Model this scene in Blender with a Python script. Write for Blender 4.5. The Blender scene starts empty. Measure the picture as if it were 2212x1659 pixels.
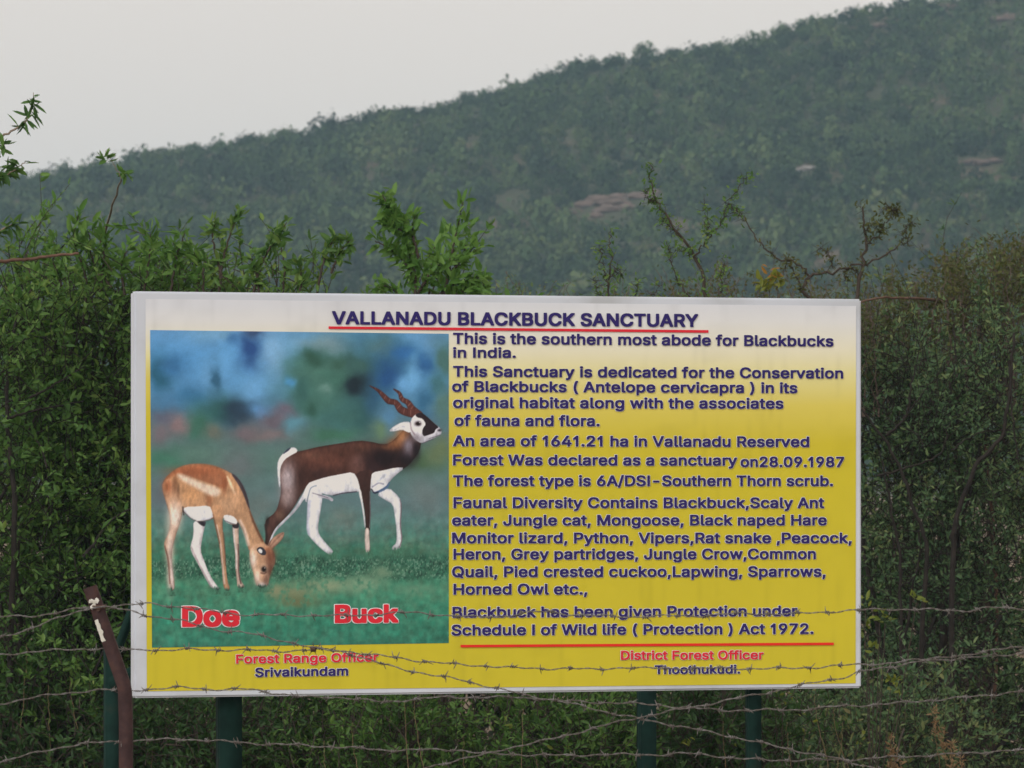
import bpy, math, random
import numpy as np
from mathutils import Vector
from mathutils.geometry import delaunay_2d_cdt

random.seed(7)
RS = np.random.RandomState(11)
SC = bpy.context.scene
COL = SC.collection

# ------------------------------------------------------------------ camera
HFOV = 12.0
K = math.tan(math.radians(HFOV / 2)) / 1106.0      # metres per picture unit per metre of distance
HOR = 1012.0                                       # horizon row (picture 2212 x 1659 units)
CAMZ = 1.55
cam_d = bpy.data.cameras.new("camera")
cam = bpy.data.objects.new("camera", cam_d)
COL.objects.link(cam)
cam.location = (0, 0, CAMZ)
cam.rotation_euler = (math.radians(90), 0, 0)
cam_d.sensor_fit = 'HORIZONTAL'
cam_d.sensor_width = 36.0
cam_d.lens = 18.0 / math.tan(math.radians(HFOV / 2))
cam_d.shift_y = (HOR - 829.5) / 2212.0
cam_d.clip_end = 6000
cam_d.dof.use_dof = True
cam_d.dof.focus_distance = 15.2
cam_d.dof.aperture_fstop = 15.0
SC.camera = cam

# ------------------------------------------------------------------ world, sun, exposure
SUN_EL, SUN_AZ = 32.0, 209.0        # degrees; azimuth clockwise from +Y (behind the camera)
world = bpy.data.worlds.new("World")
SC.world = world
world.use_nodes = True
nt = world.node_tree
bg = nt.nodes['Background']
sky = nt.nodes.new('ShaderNodeTexSky')
sky.sky_type = 'NISHITA'
sky.sun_disc = False
sky.sun_elevation = math.radians(SUN_EL)
sky.sun_rotation = math.radians(SUN_AZ)
sky.air_density = 1.0
sky.dust_density = 6.0
sky.ozone_density = 1.0
hs = nt.nodes.new('ShaderNodeHueSaturation')       # a milky, overcast sky
hs.inputs['Saturation'].default_value = 0.12
nt.links.new(sky.outputs['Color'], hs.inputs['Color'])
cl = nt.nodes.new('ShaderNodeMix'); cl.data_type = 'RGBA'      # thin even cloud over the whole sky
cl.inputs['Factor'].default_value = 0.72
cl.inputs[7].default_value = (14.5, 13.1, 11.9, 1)
nt.links.new(hs.outputs['Color'], cl.inputs[6])
nt.links.new(cl.outputs[2], bg.inputs['Color'])
bg.inputs['Strength'].default_value = 0.08
sun_d = bpy.data.lights.new("sun", 'SUN')
sun_d.energy = 1.5
sun_d.angle = math.radians(40)
sun_d.color = (1.0, 0.97, 0.93)
sun = bpy.data.objects.new("sun", sun_d)
COL.objects.link(sun)
_az, _el = math.radians(SUN_AZ), math.radians(SUN_EL)
_sv = Vector((math.sin(_az) * math.cos(_el), math.cos(_az) * math.cos(_el), math.sin(_el)))
sun.rotation_euler = _sv.to_track_quat('Z', 'Y').to_euler()
SC.view_settings.view_transform = 'Standard'
SC.view_settings.look = 'None'
SC.view_settings.gamma = 1.0
SC.view_settings.exposure = 0.0
SC.cycles.max_bounces = 6
SC.cycles.volume_bounces = 0

# ------------------------------------------------------------------ helpers
def P(u, v, d):
    """point at distance d that stands at column u, row v of the picture"""
    return np.array([(u - 1106.0) * K * d, d, CAMZ + (HOR - v) * K * d])

def lin(c):
    c = np.asarray(c, float) / 255.0
    return np.where(c <= 0.04045, c / 12.92, ((c + 0.055) / 1.055) ** 2.4)

def tag(o, label=None, cat=None, group=None, kind=None):
    if label: o['label'] = label
    if cat: o['category'] = cat
    if group: o['group'] = group
    if kind: o['kind'] = kind
    return o

def empty(name, loc=(0, 0, 0), rz=0.0):
    o = bpy.data.objects.new(name, None)
    COL.objects.link(o)
    o.location = loc
    o.rotation_euler = (0, 0, rz)
    o.empty_display_size = 0.2
    return o

class MB:
    """collects geometry and links it as ONE mesh object"""
    def __init__(s):
        s.v = []; s.f = {3: [], 4: []}; s.n = 0
    def add(s, v, f):
        v = np.asarray(v, float).reshape(-1, 3)
        f = np.asarray(f, int)
        if len(f): s.f[f.shape[1]].append(f + s.n)
        s.v.append(v); s.n += len(v)
    def tube(s, pts, rad, sides=6, cap=True):
        pts = np.asarray(pts, float); n = len(pts)
        rad = np.broadcast_to(np.asarray(rad, float), (n,))
        t = np.gradient(pts, axis=0)
        t /= np.linalg.norm(t, axis=1)[:, None] + 1e-12
        up = np.array([0.31, 0.17, 0.93]) if abs(t[:, 2]).mean() < 0.8 else np.array([0.2, 0.95, 0.1])
        a = np.cross(t, up); a /= np.linalg.norm(a, axis=1)[:, None] + 1e-12
        b = np.cross(t, a)
        an = np.arange(sides) * 2 * math.pi / sides
        ring = a[:, None, :] * np.cos(an)[None, :, None] + b[:, None, :] * np.sin(an)[None, :, None]
        v = (pts[:, None, :] + ring * rad[:, None, None]).reshape(-1, 3)
        i = np.arange(n - 1)[:, None] * sides; j = np.arange(sides)[None, :]; j2 = (j + 1) % sides
        f = np.stack([i + j, i + j2, i + sides + j2, i + sides + j], -1).reshape(-1, 4)
        s.add(v, f)
        if cap:
            first = s.n - n * sides
            for k in (0, n - 1):
                base = first + k * sides
                s.v.append(pts[k:k + 1]); c = s.n; s.n += 1
                jj = np.arange(sides)
                s.f[3].append(np.stack([np.full(sides, c), base + jj, base + (jj + 1) % sides], -1))
    def box(s, x0, x1, y0, y1, z0, z1):
        v = [(x, y, z) for x in (x0, x1) for y in (y0, y1) for z in (z0, z1)]
        s.add(v, [(0, 1, 3, 2), (4, 6, 7, 5), (0, 4, 5, 1), (2, 3, 7, 6), (0, 2, 6, 4), (1, 5, 7, 3)])
    def mesh(s, name, smooth=False):
        v = np.concatenate(s.v) if s.v else np.zeros((0, 3))
        tri = np.concatenate(s.f[3]) if s.f[3] else np.zeros((0, 3), int)
        qd = np.concatenate(s.f[4]) if s.f[4] else np.zeros((0, 4), int)
        me = bpy.data.meshes.new(name)
        me.vertices.add(len(v)); me.vertices.foreach_set('co', v.astype(np.float32).ravel())
        loops = np.concatenate([tri.ravel(), qd.ravel()]).astype(np.int32)
        me.loops.add(len(loops)); me.loops.foreach_set('vertex_index', loops)
        st = np.concatenate([np.arange(len(tri)) * 3, len(tri) * 3 + np.arange(len(qd)) * 4]).astype(np.int32)
        tot = np.concatenate([np.full(len(tri), 3), np.full(len(qd), 4)]).astype(np.int32)
        me.polygons.add(len(st)); me.polygons.foreach_set('loop_start', st); me.polygons.foreach_set('loop_total', tot)
        if smooth: me.polygons.foreach_set('use_smooth', np.ones(len(st), bool))
        me.update(calc_edges=True)
        me.validate()
        return me
    def build(s, name, mat, parent=None, smooth=False):
        me = s.mesh(name, smooth)
        me.materials.append(mat)
        o = bpy.data.objects.new(name, me)
        COL.objects.link(o)
        if parent is not None: o.parent = parent
        return o

def smooth_path(pts, n=24, jit=0.0, rs=RS):
    pts = np.asarray(pts, float)
    if len(pts) < 3:
        t = np.linspace(0, 1, n)[:, None]; out = pts[0] * (1 - t) + pts[-1] * t
    else:
        q = np.vstack([2 * pts[0] - pts[1], pts, 2 * pts[-1] - pts[-2]])
        out = []
        seg = max(2, int(round(n / (len(pts) - 1))))
        for i in range(1, len(q) - 2):
            for t in np.linspace(0, 1, seg, endpoint=False):
                p0, p1, p2, p3 = q[i - 1], q[i], q[i + 1], q[i + 2]
                out.append(0.5 * ((2 * p1) + (-p0 + p2) * t + (2 * p0 - 5 * p1 + 4 * p2 - p3) * t * t + (-p0 + 3 * p1 - 3 * p2 + p3) * t ** 3))
        out.append(q[-2]); out = np.array(out)
    if jit: out[1:-1] += rs.normal(0, jit, out[1:-1].shape)
    return out

def unit(a):
    return a / (np.linalg.norm(a, axis=-1, keepdims=True) + 1e-12)

def leaves(mb, pos, axis, L, W, fold=0.35, curl=0.12, rs=RS):
    """one folded pointed leaf of 6 vertices for every position"""
    n = len(pos); axis = unit(axis)
    rnd = unit(rs.normal(size=(n, 3)) + np.array([0, -0.5, 0.9]))
    side = unit(np.cross(axis, rnd)); nor = unit(np.cross(side, axis))
    L = np.broadcast_to(L, (n,))[:, None]; W = np.broadcast_to(W, (n,))[:, None]
    def pt(t, w, h): return pos + axis * L * t + side * W * w + nor * (W * h - L * curl * t * t)
    v = np.stack([pt(0, 0, 0), pt(.3, .46, fold * .5), pt(.72, .38, fold * .45), pt(1, 0, 0), pt(.72, -.38, fold * .45), pt(.3, -.46, fold * .5)], 1).reshape(-1, 3)
    b = np.arange(n)[:, None] * 6
    f = np.concatenate([b + np.array([[0, 1, 2, 3]]), b + np.array([[0, 3, 4, 5]])])
    mb.add(v, f)

# ------------------------------------------------------------------ materials
def newmat(name):
    m = bpy.data.materials.new(name); m.use_nodes = True
    return m, m.node_tree, m.node_tree.nodes['Principled BSDF']

def ramp(nt, stops, interp='LINEAR'):
    r = nt.nodes.new('ShaderNodeValToRGB'); cr = r.color_ramp; cr.interpolation = interp
    while len(cr.elements) < len(stops): cr.elements.new(0.5)
    for e, (p, c) in zip(cr.elements, stops):
        e.position = p; e.color = (c[0], c[1], c[2], 1)
    return r

def noise(nt, scale, detail=4, coord='Object', rough=0.55):
    tc = nt.nodes.new('ShaderNodeTexCoord'); n = nt.nodes.new('ShaderNodeTexNoise')
    n.inputs['Scale'].default_value = scale; n.inputs['Detail'].default_value = detail
    n.inputs['Roughness'].default_value = rough
    nt.links.new(tc.outputs[coord], n.inputs['Vector'])
    return n

def mat_noise(name, stops, scale, rough=0.8, detail=5, bump=0.0, metallic=0.0, spec=0.3):
    m, nt, b = newmat(name)
    n = noise(nt, scale, detail); r = ramp(nt, stops)
    nt.links.new(n.outputs['Fac'], r.inputs['Fac']); nt.links.new(r.outputs['Color'], b.inputs['Base Color'])
    b.inputs['Roughness'].default_value = rough; b.inputs['Metallic'].default_value = metallic
    b.inputs['Specular IOR Level'].default_value = spec
    if bump:
        bp = nt.nodes.new('ShaderNodeBump'); bp.inputs['Strength'].default_value = bump; bp.inputs['Distance'].default_value = 0.01
        nt.links.new(n.outputs['Fac'], bp.inputs['Height']); nt.links.new(bp.outputs['Normal'], b.inputs['Normal'])
    return m

def mat_leaf(name, stops, transl=0.4, rough=0.5, big=1.5, spec=0.3, ri=.5, rn=.9, r0=-.2):
    """leaf colour differs from leaf to leaf and slowly from place to place"""
    m, nt, b = newmat(name)
    g = nt.nodes.new('ShaderNodeNewGeometry')
    r = ramp(nt, stops)
    n = noise(nt, big, 2)
    mx = nt.nodes.new('ShaderNodeMath'); mx.operation = 'MULTIPLY_ADD'
    mx.inputs[1].default_value = ri
    ad = nt.nodes.new('ShaderNodeMath'); ad.operation = 'MULTIPLY_ADD'; ad.inputs[1].default_value = rn; ad.inputs[2].default_value = r0
    nt.links.new(n.outputs['Fac'], ad.inputs[0])
    nt.links.new(g.outputs['Random Per Island'], mx.inputs[0]); nt.links.new(ad.outputs[0], mx.inputs[2])
    nt.links.new(mx.outputs[0], r.inputs['Fac'])
    nt.links.new(r.outputs['Color'], b.inputs['Base Color'])
    b.inputs['Roughness'].default_value = rough; b.inputs['Specular IOR Level'].default_value = spec
    out = nt.nodes['Material Output']
    tr = nt.nodes.new('ShaderNodeBsdfTranslucent'); ms = nt.nodes.new('ShaderNodeMixShader'); ms.inputs[0].default_value = transl
    nt.links.new(r.outputs['Color'], tr.inputs['Color'])
    nt.links.new(b.outputs[0], ms.inputs[1]); nt.links.new(tr.outputs[0], ms.inputs[2]); nt.links.new(ms.outputs[0], out.inputs['Surface'])
    return m

def mat_attr(name, attr, rough=0.5):
    m, nt, b = newmat(name)
    a = nt.nodes.new('ShaderNodeVertexColor'); a.layer_name = attr
    nt.links.new(a.outputs['Color'], b.inputs['Base Color'])
    b.inputs['Roughness'].default_value = rough; b.inputs['Specular IOR Level'].default_value = 0.25
    return m

M = {}
M['leaf_green'] = mat_leaf('leaf_green', [(0.0, (.028, .070, .016)), (.35, (.064, .150, .032)), (.62, (.110, .215, .046)), (.82, (.175, .275, .062)), (.93, (.25, .26, .075)), (1, (.25, .15, .05))])
M['leaf_fresh'] = mat_leaf('leaf_fresh', [(0.0, (.046, .115, .022)), (.4, (.085, .195, .036)), (.8, (.145, .270, .055)), (1, (.23, .28, .07))])
M['leaf_dull'] = mat_leaf('leaf_dull', [(0.0, (.036, .080, .042)), (.4, (.080, .155, .070)), (.65, (.135, .215, .090)), (.85, (.200, .225, .085)), (1, (.16, .11, .055))])
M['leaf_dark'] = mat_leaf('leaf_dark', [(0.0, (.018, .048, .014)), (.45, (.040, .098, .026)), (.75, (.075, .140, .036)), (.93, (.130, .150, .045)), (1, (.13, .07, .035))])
M['leaf_yellow'] = mat_leaf('leaf_yellow', [(0.0, (.09, .14, .02)), (.5, (.17, .21, .03)), (1, (.28, .27, .05))])
M['leaf_orange'] = mat_leaf('leaf_orange', [(0.0, (.20, .09, .02)), (1, (.42, .22, .04))])
M['leaf_olive'] = mat_leaf('leaf_olive', [(0.0, (.040, .055, .016)), (.5, (.080, .100, .028)), (.85, (.125, .125, .035)), (1, (.17, .11, .04))])
M['bark'] = mat_noise('bark', [(.3, (.032, .025, .020)), (.7, (.075, .058, .046))], 30, .9, bump=.3)
M['bark_dark'] = mat_noise('bark_dark', [(.3, (.012, .010, .009)), (.7, (.030, .024, .020))], 30, .9)
M['bark_red'] = mat_noise('bark_red', [(.3, (.09, .048, .034)), (.7, (.17, .10, .072))], 30, .9)
M['bark_pale'] = mat_noise('bark_pale', [(.3, (.14, .105, .075)), (.7, (.26, .21, .16))], 30, .9)
M['straw'] = mat_noise('straw', [(.3, (.14, .10, .055)), (.7, (.27, .20, .115))], 40, .9)

# ------------------------------------------------------------------ numpy noise (terrain, printed picture)
def vnoise(x, y, seed=0):
    xi = np.floor(x).astype(np.int64); yi = np.floor(y).astype(np.int64)
    fx = x - xi; fy = y - yi
    fx = fx * fx * (3 - 2 * fx); fy = fy * fy * (3 - 2 * fy)
    def h(a, b):
        n = (a * 374761393 + b * 668265263 + seed * 974711) & 0x7fffffff
        n = ((n ^ (n >> 13)) * 1274126177) & 0x7fffffff
        return ((n ^ (n >> 16)) & 0xffff) / 65535.0
    return (h(xi, yi) * (1 - fx) + h(xi + 1, yi) * fx) * (1 - fy) + (h(xi, yi + 1) * (1 - fx) + h(xi + 1, yi + 1) * fx) * fy

def fbm(x, y, seed=0, oct=3):
    s = 0; a = .5; t = 0
    for i in range(oct):
        s = s + a * vnoise(x * 2 ** i, y * 2 ** i, seed + i * 17); t += a; a *= .5
    return s / t

# ------------------------------------------------------------------ ground and hill
Y0, Y1 = 270.0, 470.0
RU = np.array([-1500, -700, -200, 0, 100, 300, 470, 700, 920, 1060, 1180, 1280, 1450, 1600, 1700, 1850, 1950, 2212, 2600, 3200, 4000.])
RV = np.array([700, 520, 420, 400, 385, 350, 325, 285, 245, 218, 180, 152, 127, 112, 78, 46, 25, -15, -56, -86, -58.])
RX = (RU - 1106) * K * Y1
RZ = CAMZ + (HOR - RV) * K * Y1
def hill_z(x, y):
    x = np.asarray(x, float); y = np.asarray(y, float)
    R = np.interp(x, RX, RZ)
    t = np.clip((y - Y0) / (Y1 - Y0), 0, 1)
    f = 0.25 * t + 0.75 * (1.12 * t ** 1.5 - .12 * t ** 4)
    back = np.clip((y - Y1) / 260.0, 0, 2)
    z = R * (f - 0.55 * back ** 2)
    amp = np.clip(t * 3, 0, 1)
    z = z + amp * (1 - np.clip(t * 4 - 3, 0, .8)) * ((fbm(x / 22, y / 22, 3) - .5) * 4.0) + amp * (fbm(x / 6, y / 6, 9) - .5) * 0.8
    return z
def hill_hit(u, v):
    ys = np.arange(Y0 - 15, Y1 + 30, .5)
    xs = (u - 1106) * K * ys
    zr = CAMZ + (HOR - v) * K * ys
    hit = np.where(hill_z(xs, ys) >= zr)[0]
    i = hit[0] if len(hit) else len(ys) - 1
    return np.array([xs[i], ys[i], hill_z(xs[i], ys[i])])

M['soil'] = mat_noise('soil', [(.3, (.10, .075, .05)), (.5, (.16, .115, .08)), (.7, (.09, .10, .045))], .6, .95, bump=.4)
M['hill_soil'] = mat_noise('hill_soil', [(.25, (.025, .035, .018)), (.55, (.045, .052, .028)), (.66, (.11, .085, .06)), (.78, (.20, .145, .11))], .11, .95, detail=6)
mb = MB()
gx = np.concatenate([np.linspace(-900, -40, 20), np.linspace(-30, 30, 25), np.linspace(40, 900, 20)])
gy = np.concatenate([np.linspace(-60, 60, 60), np.linspace(70, 1500, 40)])
X, Y = np.meshgrid(gx, gy)
Z = (fbm(X / 5, Y / 5, 2) - .5) * .12
idx = np.arange(X.size).reshape(X.shape)
mb.add(np.stack([X, Y, Z], -1), np.stack([idx[:-1, :-1], idx[:-1, 1:], idx[1:, 1:], idx[1:, :-1]], -1).reshape(-1, 4))
tag(mb.build('ground', M['soil'], smooth=True), 'reddish soil of the scrubland under the fence and board', 'ground', kind='structure')
mb = MB()
gx = np.linspace(-130, 150, 190); gy = np.linspace(Y0 - 8, Y1 + 180, 240)
X, Y = np.meshgrid(gx, gy); Z = hill_z(X, Y)
Z[0, :] = -2
idx = np.arange(X.size).reshape(X.shape)
mb.add(np.stack([X, Y, Z], -1), np.stack([idx[:-1, :-1], idx[:-1, 1:], idx[1:, 1:], idx[1:, :-1]], -1).reshape(-1, 4))
tag(mb.build('hill', M['hill_soil'], smooth=True), 'long hill rising to the right behind the board', 'hill', kind='structure')

# rocks on the hillside ------------------------------------------------
M['rock'] = mat_noise('rock', [(.3, (.075, .056, .045)), (.5, (.125, .092, .077)), (.75, (.17, .13, .112))], .7, .9, bump=.5)
M['rock_pale'] = mat_noise('rock_pale', [(.3, (.20, .185, .175)), (.7, (.33, .31, .30))], .8, .9, bump=.3)
def icos(sub):
    import bmesh
    bm = bmesh.new(); bmesh.ops.create_icosphere(bm, subdivisions=sub, radius=1.0)
    v = np.array([x.co[:] for x in bm.verts]); bm.verts.index_update()
    f = np.array([[q.index for q in p.verts] for p in bm.faces]); bm.free()
    return v, f
ICO_V, ICO_F = icos(3)
rock_boxes = []
def rocks(name, label, pieces, mat):
    """pieces: (u, v, half width, half height) in picture units, each a boulder lying on the slope"""
    mb = MB()
    c0 = hill_hit(*pieces[0][:2])
    for i, (u, v, ru, rv) in enumerate(pieces):
        c = hill_hit(u, v); d = c[1]
        s = 0.55 + .9 * fbm(ICO_V[:, 0] * 2.1 + i * 5.1 + u, ICO_V[:, 1] * 2.1 + ICO_V[:, 2] * 3.3, 5)
        vv = ICO_V * s[:, None] * np.array([ru * K * d, ru * K * d * .7, rv * K * d * 1.0])
        mb.add(vv + c - c0 + np.array([0, 0, .1]), ICO_F)
        rock_boxes.append((u, v, ru, rv, d))
    o = mb.build(name, mat, smooth=False)
    o.location = c0
    tag(o, label, 'rock')
rocks('rock_outcrop', 'long pinkish bare rock outcrop halfway down the hill above the board', [(1300, 438, 34, 13), (1268, 448, 26, 11), (1338, 431, 30, 10), (1380, 429, 24, 9), (1414, 426, 24, 11), (1316, 458, 34, 10), (1356, 452, 22, 8), (1242, 462, 18, 8), (1290, 468, 16, 7), (1326, 444, 40, 10)], M['rock'])
rocks('boulder', 'single round pink boulder just left of the long rock outcrop', [(1196, 457, 17, 12)], M['rock'])
rocks('boulder', 'small pale whitish boulder high on the right hillside', [(1748, 367, 20, 6), (1730, 372, 14, 5)], M['rock_pale'])
rocks('rock_outcrop', 'flat pink rock ledge near the right end of the hillside', [(2110, 356, 34, 9), (2145, 353, 20, 7), (2080, 359, 18, 6)], M['rock'])
rocks('boulder', 'small brownish boulder below the flat ledge at right', [(1955, 379, 22, 9)], M['rock'])
rocks('rock_outcrop', 'slanting pale rock slab near the top of the hill', [(1930, 46, 22, 7), (1900, 58, 20, 6)], M['rock'])
rocks('rock_outcrop', 'pink rock patch at the upper right corner of the hill', [(2150, 48, 36, 9), (2190, 40, 24, 9), (2050, 20, 26, 8)], M['rock'])

# scrub covering the hill ----------------------------------------------
m, nt_, b_ = newmat('scrub')
a_ = nt_.nodes.new('ShaderNodeVertexColor'); a_.layer_name = 'tone'
n_ = noise(nt_, .055, 3); g_ = nt_.nodes.new('ShaderNodeNewGeometry')
m1 = nt_.nodes.new('ShaderNodeMath'); m1.operation = 'MULTIPLY_ADD'; m1.inputs[1].default_value = .8; m1.inputs[2].default_value = -.38
m2 = nt_.nodes.new('ShaderNodeMath'); m2.operation = 'MULTIPLY_ADD'; m2.inputs[1].default_value = .60
m3 = nt_.nodes.new('ShaderNodeMath'); m3.operation = 'MULTIPLY_ADD'; m3.inputs[1].default_value = .20
nt_.links.new(n_.outputs['Fac'], m1.inputs[0]); nt_.links.new(a_.outputs['Color'], m2.inputs[0]); nt_.links.new(m1.outputs[0], m2.inputs[2])
nt_.links.new(g_.outputs['Random Per Island'], m3.inputs[0]); nt_.links.new(m2.outputs[0], m3.inputs[2])
r_ = ramp(nt_, [(0, (.012, .026, .016)), (.25, (.026, .052, .026)), (.5, (.050, .088, .036)), (.75, (.085, .120, .050)), (1, (.13, .13, .07))])
nt_.links.new(m3.outputs[0], r_.inputs['Fac']); nt_.links.new(r_.outputs['Color'], b_.inputs['Base Color'])
b_.inputs['Roughness'].default_value = .8; b_.inputs['Specular IOR Level'].default_value = .1
M['scrub'] = m
def scrub_proto(rs, n):
    """unit bush: many leaf-clump faces through the upper part of an uneven dome"""
    lob = [(rs.normal(0, .38, 3) * np.array([1, 1, .35]) + np.array([0, 0, .35]), .45 + .4 * rs.rand()) for _ in range(6)]
    k = rs.randint(0, 6, n)
    c = np.array([lob[i][0] for i in k]); r = np.array([lob[i][1] for i in k])
    d = unit(rs.normal(size=(n, 3)) + np.array([0, 0, .35]))
    p = c + d * (r * rs.rand(n) ** .35)[:, None]
    p[:, 2] = np.abs(p[:, 2])
    dn = unit(d + .38 * rs.normal(size=(n, 3)))
    a = unit(np.cross(dn, rs.normal(size=(n, 3)))); b = unit(np.cross(dn, a))
    s = (.09 + .11 * rs.rand(n))[:, None]
    q = np.stack([p - a * s, p - b * s * .55, p + a * s, p + b * s * .55], 1)
    return q.reshape(-1, 3)
PROTOS = [scrub_proto(np.random.RandomState(100 + i), 190) for i in range(8)]
def scrub_at(mb, pos, rad, hgt, rs):
    q = PROTOS[rs.randint(len(PROTOS))]
    a = rs.rand() * 6.283; ca, sa = math.cos(a), math.sin(a)
    v = np.stack([(q[:, 0] * ca - q[:, 1] * sa) * rad, (q[:, 0] * sa + q[:, 1] * ca) * rad, q[:, 2] * hgt], -1) + pos
    mb.add(v, np.arange(len(v)).reshape(-1, 4))
    shade.append((len(v), rs.rand()))
shade = []
def own_tone(o):
    """every bush has a green of its own"""
    at = o.data.color_attributes.new('tone', 'FLOAT_COLOR', 'POINT')
    t = np.concatenate([np.full(n, r) for n, r in shade]); shade.clear()
    at.data.foreach_set('color', np.stack([t, t, t, np.ones_like(t)], 1).astype(np.float32).ravel())
    return o
rs = np.random.RandomState(5)
mb = MB(); cells = {}
tries = 0; placed = 0
while placed < 8500 and tries < 80000:
    tries += 1
    y = Y0 + 10 + (Y1 + 14 - Y0 - 10) * rs.rand()
    x = (rs.rand() * 3900 - 900 - 1106) * K * y
    u = x / (K * y) + 1106
    rad = (.75 + 1.15 * rs.rand() ** 1.6) * (.8 + .5 * fbm(np.array(x / 14), np.array(y / 14), 21))
    if fbm(np.array(x / 9), np.array(y / 16), 33) > .80: continue
    key = (int(x // 3), int(y // 3)); ok = True
    for i in (-1, 0, 1):
        for j in (-1, 0, 1):
            for (px, py, pr) in cells.get((key[0] + i, key[1] + j), ()):
                if (px - x) ** 2 + (py - y) ** 2 < (.80 * (pr + rad)) ** 2: ok = False
    if not ok: continue
    z = float(hill_z(x, y)); h = rad * (1.1 + .5 * rs.rand()) * (.78 if y > Y1 - 14 else 1)
    v = HOR - (z + h * .6 - CAMZ) / (K * y)
    ang = rad / (K * y)
    if any(abs(u - ru_) < (a_ * .75) and y < d_ + 1.5 and v - ang * .6 < rv_ + b_ * .3 and v + ang > rv_ - b_ for (ru_, rv_, a_, b_, d_) in rock_boxes): continue
    cells.setdefault(key, []).append((x, y, rad))
    scrub_at(mb, np.array([x, y, z - .1]), rad, h, rs); placed += 1
print('hill scrub', placed)
tag(own_tone(mb.build('hillside_scrub', M['scrub'])), 'mass of grey green thorn scrub covering the whole hillside', 'scrub', kind='stuff')
# bushes that stand out on the skyline
def skyline(u, v_top, w, label):
    x = (u - 1106) * K * Y1; z = float(hill_z(x, Y1))
    h = max(1.2, CAMZ + (HOR - v_top) * K * Y1 - z); r = w * K * Y1 / 2
    mb = MB(); rs = np.random.RandomState(int(u))
    nb = max(2, int(round(h / r)))
    for i in range(3):
        scrub_at(mb, np.array([rs.normal(0, r * .15), rs.normal(0, r * .3), -.1]), r * .85, h * .78, rs)
    o = own_tone(mb.build('skyline_bush', M['scrub'])); o.location = (x, Y1, z)
    tag(o, label, 'bush', 'bushes standing out on the ridge')
skyline(405, 305, 60, 'low rounded bush on the ridge at the left, above the lone thin shoot')
skyline(718, 238, 26, 'narrow upright bush on the ridge above the tall leafy shoot')
skyline(850, 226, 100, 'wide flat topped bush on the lower left ridge')
skyline(1078, 180, 30, 'small dark pointed bush alone on the ridge above the board title')
skyline(1180, 148, 44, 'uneven bush on the ridge just left of a rounder one')
skyline(1276, 118, 52, 'round dark bush standing up on the middle of the ridge')
skyline(1448, 98, 48, 'dark peaked bush on the ridge right of its middle')
skyline(1545, 88, 70, 'broad low bush on the ridge left of the steep rise')
skyline(1690, 44, 70, 'thick bush at the foot of the steep right part of the ridge')
skyline(1850, 8, 40, 'sparse bush on the steep upper right ridge')

# ------------------------------------------------------------------ information board
DL = 16.0
DR = DL * 880.0 / 841.0
LX = (290 - 1106) * K * DL; RXX = (1861 - 1106) * K * DR
BW = math.hypot(RXX - LX, DR - DL)
CT, ST = (RXX - LX) / BW, (DR - DL) / BW
TH = math.atan2(ST, CT)
def S(u, v):
    """picture point -> board coordinates (along the board, height above ground)"""
    u = np.asarray(u, float); v = np.asarray(v, float)
    m = (u - 1106) * K
    a = (m * DL - LX) / (CT - m * ST)
    y = DL + a * ST
    return a - BW / 2, CAMZ + (HOR - v) * K * y
ZT = CAMZ + (HOR - 629) * K * DL; ZB = CAMZ + (HOR - 1508) * K * DL
board = empty('information_board', (LX + CT * BW / 2, DL + ST * BW / 2, 0), TH)
tag(board, 'large white and yellow wildlife sanctuary board with a printed picture of two antelopes', 'sign board')
THK = 0.057
M['white_paint'] = mat_noise('white_paint', [(.32, (.45, .47, .50)), (.48, (.575, .61, .675)), (.7, (.63, .665, .73))], 2.2, .55, detail=7)
M['board_green'] = mat_noise('board_green', [(.3, (.004, .016, .013)), (.6, (.008, .030, .024)), (.8, (.022, .030, .022))], 14, .85, bump=.1, spec=.12)

def front_grid(name, corners, depth, mat, parent, nx=2, nz=2, colf=None, mask=None):
    """flat sheet on the board front spanning four picture corners TL TR BR BL"""
    s = np.linspace(0, 1, nx); t = np.linspace(0, 1, nz)
    Sg, Tg = np.meshgrid(s, t)
    TL, TR, BR, BL = [np.array(c, float) for c in corners]
    UV = (TL * (1 - Sg[..., None]) + TR * Sg[..., None]) * (1 - Tg[..., None]) + (BL * (1 - Sg[..., None]) + BR * Sg[..., None]) * Tg[..., None]
    a, z = S(UV[..., 0], UV[..., 1])
    v = np.stack([a, np.full_like(a, -depth), z], -1).reshape(-1, 3)
    idx = np.arange(nx * nz).reshape(nz, nx)
    f = np.stack([idx[1:, :-1], idx[1:, 1:], idx[:-1, 1:], idx[:-1, :-1]], -1).reshape(-1, 4)
    c = colf(UV[..., 0], UV[..., 1]).reshape(-1, 3) if colf else None
    if mask is not None:
        mk = mask(UV[..., 0], UV[..., 1]).reshape(-1)
        f = f[(mk[f] > .5).all(1)]
        used = np.unique(f); mp = np.full(len(v), -1); mp[used] = np.arange(len(used))
        v = v[used]; f = mp[f]
        if c is not None: c = c[used]
    mb = MB(); mb.add(v, f)
    o = mb.build(name, mat, parent)
    if c is not None:
        at = o.data.color_attributes.new('print', 'FLOAT_COLOR', 'POINT')
        at.data.foreach_set('color', np.concatenate([c, np.ones((len(c), 1))], 1).astype(np.float32).ravel())
    return o

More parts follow.
